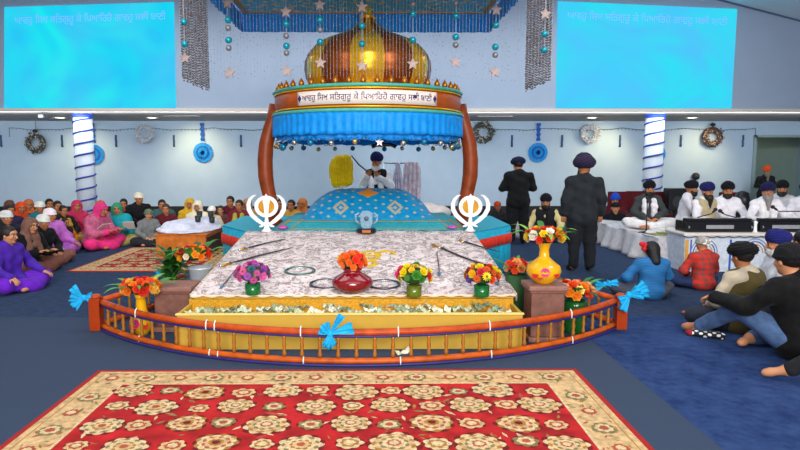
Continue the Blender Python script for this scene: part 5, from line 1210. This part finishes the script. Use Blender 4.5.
def person(x, y, z, rz, label, kind='sit', arms='lap', lean=0.06, yaw=0, pitch=4, tone='#b9774e', sc=1.0, h=.012, wear=(), group=None, extra=None, wide=1.0):
    pk = (kind, arms, lean, yaw, pitch, wide); J = pose(kind, arms, lean, yaw, pitch, wide); d = body_data(pk, J, h)
    o = bpy.data.objects.new('person', d); C.objects.link(o); o.location = (x, y, z); o.rotation_euler = (0, 0, R(rz)); o.scale = (sc,)*3 if isinstance(sc, (int, float)) else sc
    sk = skins(tone)
    for i in range(5): o.material_slots[i].link = 'OBJECT'; o.material_slots[i].material = sk[i]
    tag(o, label, 'person', group)
    for w_ in wear:
        gk, nm, m = w_[:3]; opt = w_[3] if len(w_) > 3 else ()
        if nm == 'auto': nm = {'turban': 'turban', 'flat_turban': 'turban', 'cap': 'cap', 'knit': 'knit_hat', 'hair': 'hair', 'longhair': 'hair', 'bun': 'hair', 'beard': 'beard', 'longbeard': 'beard', 'scarf': 'headscarf', 'top': 'tunic', 'lap': 'skirt'}.get(gk, gk)
        g = bpy.data.objects.new(nm, garment(gk, pk, J, h, m, nm, opt)); C.objects.link(g); g.parent = o; g.material_slots[0].link = 'OBJECT'; g.material_slots[0].material = m
        if nm == 'beard' and False: pass
    o['_J'] = 0; del o['_J']; return o, J
def CL(c, **k): return cloth('fabric_'+c[1:], c, **k)
def hairm(c='#1c130f'): return mat('hair_'+c[1:], c, .5, var=.3, scale=60, bump=.6)
def W(head, hc, top, legs_=None, extra=(), topopt=('long',), legk='lap'):
    l = [('top', 'auto', CL(top), topopt), (legk, 'skirt' if legk == 'lap' else 'trousers', CL(legs_ or top))]
    if head:
        l.append((head, 'auto', hairm(hc) if head in ('hair', 'longhair', 'bun') else CL(hc)))
        if head in ('scarf', 'knit'): l.append(('hair', 'hair', hairm()))
    return l+list(extra)
def seat(px, Y, py=205): return ony(px, py, Y).x
T1, T2, T3 = '#b9774e', '#a5653f', '#c98a62'
A = 62
# ---- women and children sitting on the left, near to far
P = []
def L(px, Y, rz, label, wear, sc=1.0, **k): person(seat(px, Y), Y, 0.001, rz, label, wear=wear, sc=(sc, sc, sc*.925), **k)
L(3, 8.1, 78, 'dark-haired person in a purple suit with pink trim at the left edge', W('hair', '#1c130f', '#4a22a0', '#6a1fc0',), arms='knee', h=.009, yaw=6, tone=T3)
L(23, 9.45, 70, 'woman in a brown headscarf and black jacket with a brown skirt', W('scarf', '#7a5548', '#121014', '#7b4a3c'), arms='read', h=.009, lean=.16, tone=T3, pitch=8)
L(38, 10.15, 70, 'person in a white knitted hat and black top behind the brown headscarf woman', W('knit', '#dcdcd8', '#141418', '#8a5548'), lean=.12, sc=.97, h=.01, pitch=10)
L(46, 11.1, 70, 'person in a pink and white hat and a lavender shawl', W('knit', '#f3e4ea', '#c070c4', '#b763c0', (('shawl', 'shawl', CL('#c46fc8')),)), lean=.1, arms='knee')
L(4, 10.55, 60, 'person in a white hat and dark clothes near the left edge', W('knit', '#dcdad8', '#1c1a28', '#1f1b2c'), lean=.05)
L(63, 11.75, 60, 'small child in an orange and gold outfit between the lavender and pink women', W('hair', '#1c130f', '#d07f1c', '#30241c', (('vest', 'vest', CL('#2a211f')),)), sc=.72)
L(92, 11.95, 74, 'large woman in a vivid pink suit with a grey patterned shawl reading a paper', W('scarf', '#d8367c', '#e0387f', '#f0307f', (('shawl', 'shawl', CL('#b85a7c', var=.5, scale=9)),)), arms='read', lean=.22, sc=1.08, h=.01, pitch=14, wide=1.15)
L(76, 13.3, 40, 'woman in a pink headscarf and top sitting in front of the left column', W('scarf', '#c8325a', '#cf2f5c', '#b02a50'))
L(100, 13.15, 30, 'woman in an orange headscarf to the right of the left column', W('scarf', '#d0562c', '#b8452c', '#8f2a30'), pitch=12)
L(117, 12.6, 20, 'woman in a teal and green shawl leaning over a paper, khaki skirt', W('scarf', '#2c8f6c', '#148a94', '#a89a5a', (('shawl', 'shawl', CL('#1798a4')),)), arms='read', lean=.1, h=.01)
L(124, 13.9, 15, 'woman in dark red behind the teal shawl woman', W('bun', '#1c130f', '#7a1c34', '#5a1828'))
L(138, 13.45, 30, 'person in a cream hat and black jacket crouching higher than the rest', W('knit', '#e6dcc4', '#15151a', '#15151a', topopt=()), kind='kneel', arms='lap', lean=.2, yaw=20)
L(148, 12.45, 25, 'child in an olive cap and grey jacket beside the wooden table', W('knit', '#66745c', '#75797a', '#24262c'), sc=.85, h=.01, tone=T3)
L(9, 12.1, 45, 'long-haired person in dark purple behind the white hat at the left edge', W('longhair', '#231812', '#2a2040', '#241c30'))
L(9, 13.3, 40, 'dark-haired woman with an orange scarf, back row at the left edge', W('scarf', '#6a4030', '#c8501c', '#50302c'))
L(20, 12.75, 45, 'woman with a bright orange red scarf in the back rows at the left', W('scarf', '#e0481c', '#3c2a30', '#30242c'))
L(28, 13.6, 40, 'woman in a tan orange headscarf and gold shawl in the back row', W('scarf', '#c46a3c', '#c9962c', '#a87c2c'))
L(39, 12.9, 45, 'person in a white cap and teal clothes behind the white knitted hat', W('knit', '#e9e4da', '#1b6f7c', '#1a5a66'))
L(49, 13.9, 40, 'dark-haired person in a dark green shawl in the back row', W('hair', '#1c130f', '#24332c', '#24332c'))
L(57, 13.2, 40, 'dark-haired person in brown in the back rows left of the column', W('bun', '#1c130f', '#4a3428', '#3a2a24'))
L(62, 12.65, 50, 'person in a black top with an ochre scarf in front of the brown-clad one', W('hair', '#1c130f', '#1b1718', '#a07a30', (('stole', 'stole', CL('#b88a34')),)), sc=.93)
L(162, 13.6, 20, 'dark-haired woman in maroon with a teal shawl behind the wooden table', W('bun', '#1c130f', '#701c3c', '#50202c', (('shawl', 'shawl', CL('#3c5c5c')),)))
L(166, 12.85, 12, 'brown-haired woman in dark maroon just left of the wooden table', W('hair', '#4a2c1c', '#5c1420', '#40202a'), sc=.95)
L(190, 13.9, 10, 'woman in a yellow headscarf behind the wooden table', W('scarf', '#d6a624', '#d6a624', '#b08820'))
L(198, 13.1, 5, 'woman in a cream shawl and cream headscarf behind the wooden table', W('scarf', '#eadfc4', '#e8dcc0', '#d8c8a4'), h=.01)
L(212, 13.3, 5, 'small child in a white hat behind the white sheets', W('knit', '#f0ece4', '#c8b89c', '#8c7c6c'), sc=.85, tone=T3)
L(221, 13.6, 0, 'bareheaded child in brown next to the white-hatted child', W('hair', '#3c2418', '#5a3a30', '#40302c'), sc=.84, tone=T3)
L(231, 14.2, 0, 'dark-haired woman in dark maroon, tallest head left of the canopy post', W('bun', '#1c130f', '#5a1426', '#40121e'), sc=1.05)
L(240, 13.5, -5, 'woman in a maroon suit with a yellow green scarf left of the canopy post', W('hair', '#2a1810', '#741c2c', '#50202a', (('stole', 'stole', CL('#a8a83c')),)))
L(248, 13.9, -5, 'woman in a tan scarf half hidden behind the left white emblem', W('scarf', '#b08a6a', '#a8805c', '#806048'))
L(281, 13.9, -10, 'dark-haired woman in brown seen between the left emblem and the blue cloth', W('hair', '#1c130f', '#5a3a34', '#402c2a'))
L(292, 13.5, -10, 'dark-haired woman in a gold top seen left of the blue cloth', W('bun', '#1c130f', '#c8963c', '#a07830'))
L(303, 13.9, -10, 'woman in an orange scarf just left of the blue draped seat', W('scarf', '#d07a3c', '#c86a34', '#a05a30'))
# papers held by the two readers
for (px, Y, z, rz), lab in (((101, 11.72, .43, 70), 'white sheet of paper held by the woman in vivid pink'), ((128, 12.25, .42, 15), 'white booklet held by the woman in the teal shawl')):
    o = MB().box((-.11, -.15, -.003), (.11, .15, .003)).build('paper_sheet', mat('white_paper', '#eef0ee', .7, var=.05), loc=(seat(px, Y), Y, z), bevel=.001); o.rotation_euler = (R(-35), 0, R(rz)); tag(o, lab, 'paper')
p = onz(67, 252, .12); F = SDF((-.16, -.14, -.1), (.16, .14, .14), .01); F.ell((0, 0, 0), (.11, .07, .05)); F.ell((.05, .02, .02), (.07, .08, .03)); F.folds(.012, 60, 1, (1, 1, 1))
o = bpy.data.objects.new('white_napkin', F.mesh('white_napkin', CL('#f0eff0'))); C.objects.link(o); o.location = (p.x-.1, p.y-.15, .13); tag(o, 'crumpled white napkin held out by the woman in the brown headscarf', 'napkin')
# ---- the attendant behind the altar
man, J = person(.075, 11.46, 0, -4, 'attendant in a navy turban, white beard and black waistcoat behind the altar', kind='stand', arms='wave', lean=.0, pitch=6, yaw=-20, sc=1.055, h=.01,
    wear=[('top', 'kurta', CL('#e6e4e8'), ('long',)), ('trousers', 'trousers', CL('#dedce0')), ('vest', 'waistcoat', CL('#15151c')), ('turban', 'turban', CL('#1c1c50')), ('beard', 'beard', hairm('#e4e0dc')), ('stole', 'white_scarf', CL('#f0eef0')), ('shoe_r', 'sock', CL('#4a4a50')), ('shoe_l', 'sock', CL('#4a4a50'))])
t = thing('yellow_whisk', 'yellow ceremonial hair whisk waved by the attendant', 'whisk', (-.56, 11.15, 1.57))
F = SDF((-.36, -.14, -.40), (.36, .14, .40), .012); F.ell((-.04, 0, .06), (.19, .05, .20), .05); F.cap((.10, 0, .22), (-.06, 0, .16), .05, .08, .08); F.cap((-.10, 0, 0), (-.12, 0, -.22), .12, .10, .08); F.cap((.08, 0, .10), (.09, 0, -.20), .10, .10, .08)
F.ell((-.02, 0, -.12), (.20, .05, .18), .05); F.folds(.008, 110, 6, (1, .5, .15)); o = bpy.data.objects.new('plume', F.mesh('plume', CL('#ffcc04', rough=.6))); C.objects.link(o); o.parent = t
MB().tube([(.17, 0, .26), (.30, .0, .10), (.46, .02, -.03)], .013, 8).build('handle', m_steel, t, smooth=True); MB().tube([(-.03, 0, -.28), (-.03, 0, -.40)], [.03, .045], 8).build('tassel', CL('#e8e0c8'), t, smooth=True)
# ---- two men standing on the right
person(seat(519, 12.45, 170), 12.45, 0, 183, 'standing man in a black coat and dark navy turban with his back turned', kind='stand', arms='front', lean=.02, pitch=14, sc=(1.16, 1.1, 1.02), h=.01,
    wear=[('top', 'coat', CL('#0f1013'), ('coat', 'big')), ('trousers', 'trousers', CL('#14151a'), ('loose',)), ('flat_turban', 'turban', CL('#1a1c3c')), ('hair', 'hair', hairm()), ('shoe_r', 'sock', CL('#111114')), ('shoe_l', 'sock', CL('#111114'))])
person(seat(584.5, 9.35, 170), 9.35, 0, 178, 'standing man in a dark grey jacket and purple turban seen from behind', kind='stand', arms='down', lean=.0, pitch=4, sc=(1.10, 1.06, 1.01), h=.008, tone=T1,
    wear=[('top', 'jacket', CL('#23272c'), ('coat', 'big')), ('trousers', 'trousers', CL('#191b21'), ('loose',)), ('turban', 'turban', CL('#2e2440'), ('wide',)), ('beard', 'beard', hairm('#3a3434')), ('shoe_r', 'sock', CL('#111114')), ('shoe_l', 'sock', CL('#111114'))])
# ---- seated by the wall between the canopy and the musicians
L(497, 13.9, 0, 'small person in an orange patka seen right of the canopy post', W('cap', '#e0501c', '#2a2a30', '#2a2a30'), sc=.92)
L(546, 13.1, -20, 'seated man in a black turban, cream sleeves and dark waistcoat', W('turban', '#14141c', '#d9c88c', '#2a2a30', (('beard', 'beard', hairm()), ('vest', 'dark_coat', CL('#1c1c22'))), topopt=()), sc=1.12, arms='knee', yaw=0, h=.01)
L(518, 13.6, 0, 'person in white sitting behind the black-coated standing man', W('knit', '#e8e6ea', '#d8d4dc', '#c8c4cc'), sc=.8)
L(614, 14.0, -15, 'man in a bright blue turban seated behind the boy in black', W('turban', '#1c4ec0', '#5a1420', '#2a2a30', (('beard', 'beard', hairm()),)), sc=1.08)
L(615, 13.0, -15, 'boy in black with a dark patka beside the musicians platform', W('cap', '#15151c', '#121218', '#15151a', topopt=()), sc=.97, tone=T3)
# ---- musicians on the platform
def Ms(px, Y, rz, label, wear, **k): person(seat(px, Y, 200), Y, SZ+.012, rz, label, wear=wear, sc=(1.0, 1.0, .925), **k)
WH, wt = '#e8e4ea', ('long',)
def Mw(tur, top, beard, bk='beard', extra=(), legs_='#e6e4e6'): return [('top', 'kurta', CL(top), wt), ('trousers', 'trousers', CL(legs_), ('loose',)), ('turban', 'turban', CL(tur)), (bk, 'beard', hairm(beard))]+list(extra)
Ms(648, 11.55, -12, 'cross-legged musician in black turban, dark vest and white scarf before a microphone', Mw('#101018', '#3a3f40', '#15100e', extra=(('stole', 'white_scarf', CL(WH)),)), h=.01, wide=1.12)
Ms(685, 11.75, 55, 'white-clad musician in a black turban turned sideways', Mw('#101018', WH, '#1c1614', extra=(('stole', 'dark_strap', CL('#1c1c22')),)), lean=.12, h=.01, arms='play')
Ms(704, 10.62, 10, 'black-bearded musician in a navy turban and beige waistcoat over white', Mw('#1c1c58', WH, '#15100e', 'longbeard', extra=(('vest', 'waistcoat', CL('#b5a684')),)), arms='play', h=.009, pitch=8, yaw=8)
Ms(726, 10.95, -15, 'black-bearded musician in a black turban and white kurta in the middle', Mw('#0f1016', WH, '#15100e'), arms='play', h=.009, yaw=-8)
Ms(766, 10.5, -18, 'grey-bearded musician in a navy turban and white shawl at the right harmonium', Mw('#1a1a48', WH, '#8e8886', 'longbeard', extra=(('stole', 'white_scarf', CL('#f2eff0')),)), arms='play', h=.009)
Ms(781, 11.6, -30, 'musician in a black turban behind the grey-bearded one', Mw('#121218', '#d8d6dc', '#2a2422'), h=.01)
Ms(806, 10.9, -40, 'white-clad musician cut off by the right edge', Mw('#22222c', WH, '#2a2422'), h=.01)
person(seat(763, 17.0, 180), 16.9, 0, -10, 'standing man in an orange turban and black suit in the doorway', kind='stand', arms='front', sc=.89, h=.012,
    wear=[('top', 'suit_jacket', CL('#17171c'), ('coat',)), ('trousers', 'trousers', CL('#17171c'), ('loose',)), ('turban', 'turban', CL('#f0521c')), ('longbeard', 'beard', hairm('#7a746e')), ('shoe_r', 'shoe', CL('#111114')), ('shoe_l', 'shoe', CL('#111114'))])
# ---- listeners sitting on the near right
def plaid():
    t = NT('red_plaid_flannel'); v, x, y, z = t.coord()
    def st(u, f, w_): return t.math('LESS_THAN', t.math('FRACT', t.math('MULTIPLY', u, f)), w_)
    a, b = st(t.math('ADD', x, y), 11, .42), st(z, 11, .42); c = t.mix(t.math('MULTIPLY', t.math('ADD', a, b), .42), srgb('#d8301f'), srgb('#5a4a4a')); t.l(c, t.b.inputs['Base Color']); t.b.inputs['Roughness'].default_value = .9; return t.m
def striped():
    t = NT('blue_ribbed_wool'); v, x, y, z = t.coord(); f = t.math('MULTIPLY_ADD', t.math('SINE', t.math('MULTIPLY', z, 260)), .5, .5)
    t.l(t.mix(f, srgb('#1c5f9c'), srgb('#2c7fbe')), t.b.inputs['Base Color']); t.b.inputs['Roughness'].default_value = .9; return t.m
girl, J = person(seat(653, 7.45, 260), 7.45, 0.001, 186, 'girl in a blue ribbed sweater with dark hair sitting with her back turned', arms='knee', sc=(.96, .92, .775), h=.009, tone=T3, wide=1.0,
    wear=[('top', 'sweater', striped()), ('trousers', 'trousers', CL('#4c5160'), ('loose',)), ('longhair', 'hair', hairm('#120e10'))])
c = Vector(J['head'])+Vector((.10, .02, .08)); q = MB(); q.ball(c, .05, 12, sy=.6); q.ball(c+Vector((.05, .02, .03)), .04, 12, sy=.6); q.ball(c+Vector((.02, .02, -.05)), .035, 12); q.build('hair_bow', CL('#d0202c'), girl, smooth=True)
kid, J = person(seat(705, 8.0, 250), 8.0, 0.001, 188, 'small child in a red plaid shirt and a grey and white knitted hat', arms='lap', sc=(.88, .88, .76), h=.009, tone=T3,
    wear=[('top', 'plaid_shirt', plaid()), ('trousers', 'trousers', CL('#27345c')), ('knit', 'knit_hat', CL('#a8a49c', var=.4, scale=40))])
MB().prism(star_pts(.085, .45), .11, .13, M=Matrix.Translation(Vector(J['head'])+Vector((0, 0, .06))) @ Matrix.Rotation(-PI/2, 4, 'X')).build('hat_star', CL('#f0f0f0'), kid)
person(seat(748, 6.0, 260), 6.0, 0.001, 200, 'man in a wide black turban, olive waistcoat and cream sleeves seen from behind', arms='lap', sc=(1.02, 1.02, .95), h=.009, yaw=-10, pitch=10,
    wear=[('top', 'shirt', CL('#cdbfa6')), ('trousers', 'trousers', CL('#2c3140'), ('loose',)), ('vest', 'waistcoat', CL('#5c4f2c')), ('flat_turban', 'turban', CL('#0e0e12')), ('hair', 'hair', hairm())])
person(seat(783, 6.95, 250), 6.95, 0.001, -100, 'white-bearded man in a navy blue turban and white collar looking left', arms='lap', sc=(1.05, 1.05, .95), h=.009, yaw=-10,
    wear=[('top', 'shirt', CL('#dfe2e8')), ('trousers', 'trousers', CL('#2c3140'), ('loose',)), ('turban', 'turban', CL('#1c2068')), ('beard', 'beard', hairm('#c8c2bc'))])
person(seat(806, 6.9, 250), 6.9, 0.001, -170, 'dark-haired person in black behind the navy turban at the right edge', arms='lap', sc=1.0, h=.012,
    wear=[('top', 'jacket', CL('#131316')), ('trousers', 'trousers', CL('#191b21')), ('hair', 'hair', hairm('#15100e'))])
person(3.80, 5.12, 0.001, 201, 'large man in a black jacket, black cap and blue jeans, arm resting on his knee', kind='kneeup', arms='over', sc=(1.16, 1.16, 1.10), h=.008, yaw=-12, pitch=6, lean=.2, tone=T3,
    wear=[('top', 'jacket', CL('#08080a', var=.3), ('big',)), ('trousers', 'jeans', CL('#4a648c', var=.3)), ('knit', 'knit_hat', CL('#141418')), ('hair', 'hair', hairm())])
person(4.05, 4.42, 0.001, -118, 'person in black trousers at the bottom right edge, only a leg and foot in view', kind='kneeup', arms='lap', sc=1.0, h=.009, tone=T3,
    wear=[('top', 'jacket', CL('#131316')), ('trousers', 'trousers', CL('#1b1c20')), ('hair', 'hair', hairm())])
p = onz(694, 316); t = thing('sandal', 'orange and black sandal on the carpet in front of the jeans', 'shoe', (p.x, p.y, 0), R(35))
F = SDF((-.08, -.17, -.02), (.08, .17, .1), .008); F.ell((0, -.05, .02), (.045, .09, .022)); F.ell((0, .08, .02), (.035, .06, .02)); F.plane((0, 0, 0), (0, 0, 1)); o = bpy.data.objects.new('sole', F.mesh('sole', CL('#e0762c'))); C.objects.link(o); o.parent = t
MB().tube([(-.05, -.03, .01), (-.02, -.04, .065), (.02, -.04, .065), (.05, -.03, .01)], .014, 8).build('strap', CL('#151518'), t, smooth=True)
MB().tube([(-.04, .07, .01), (-.02, .07, .06), (.02, .07, .06), (.04, .07, .01)], .012, 8).build('strap', CL('#151518'), t, smooth=True)
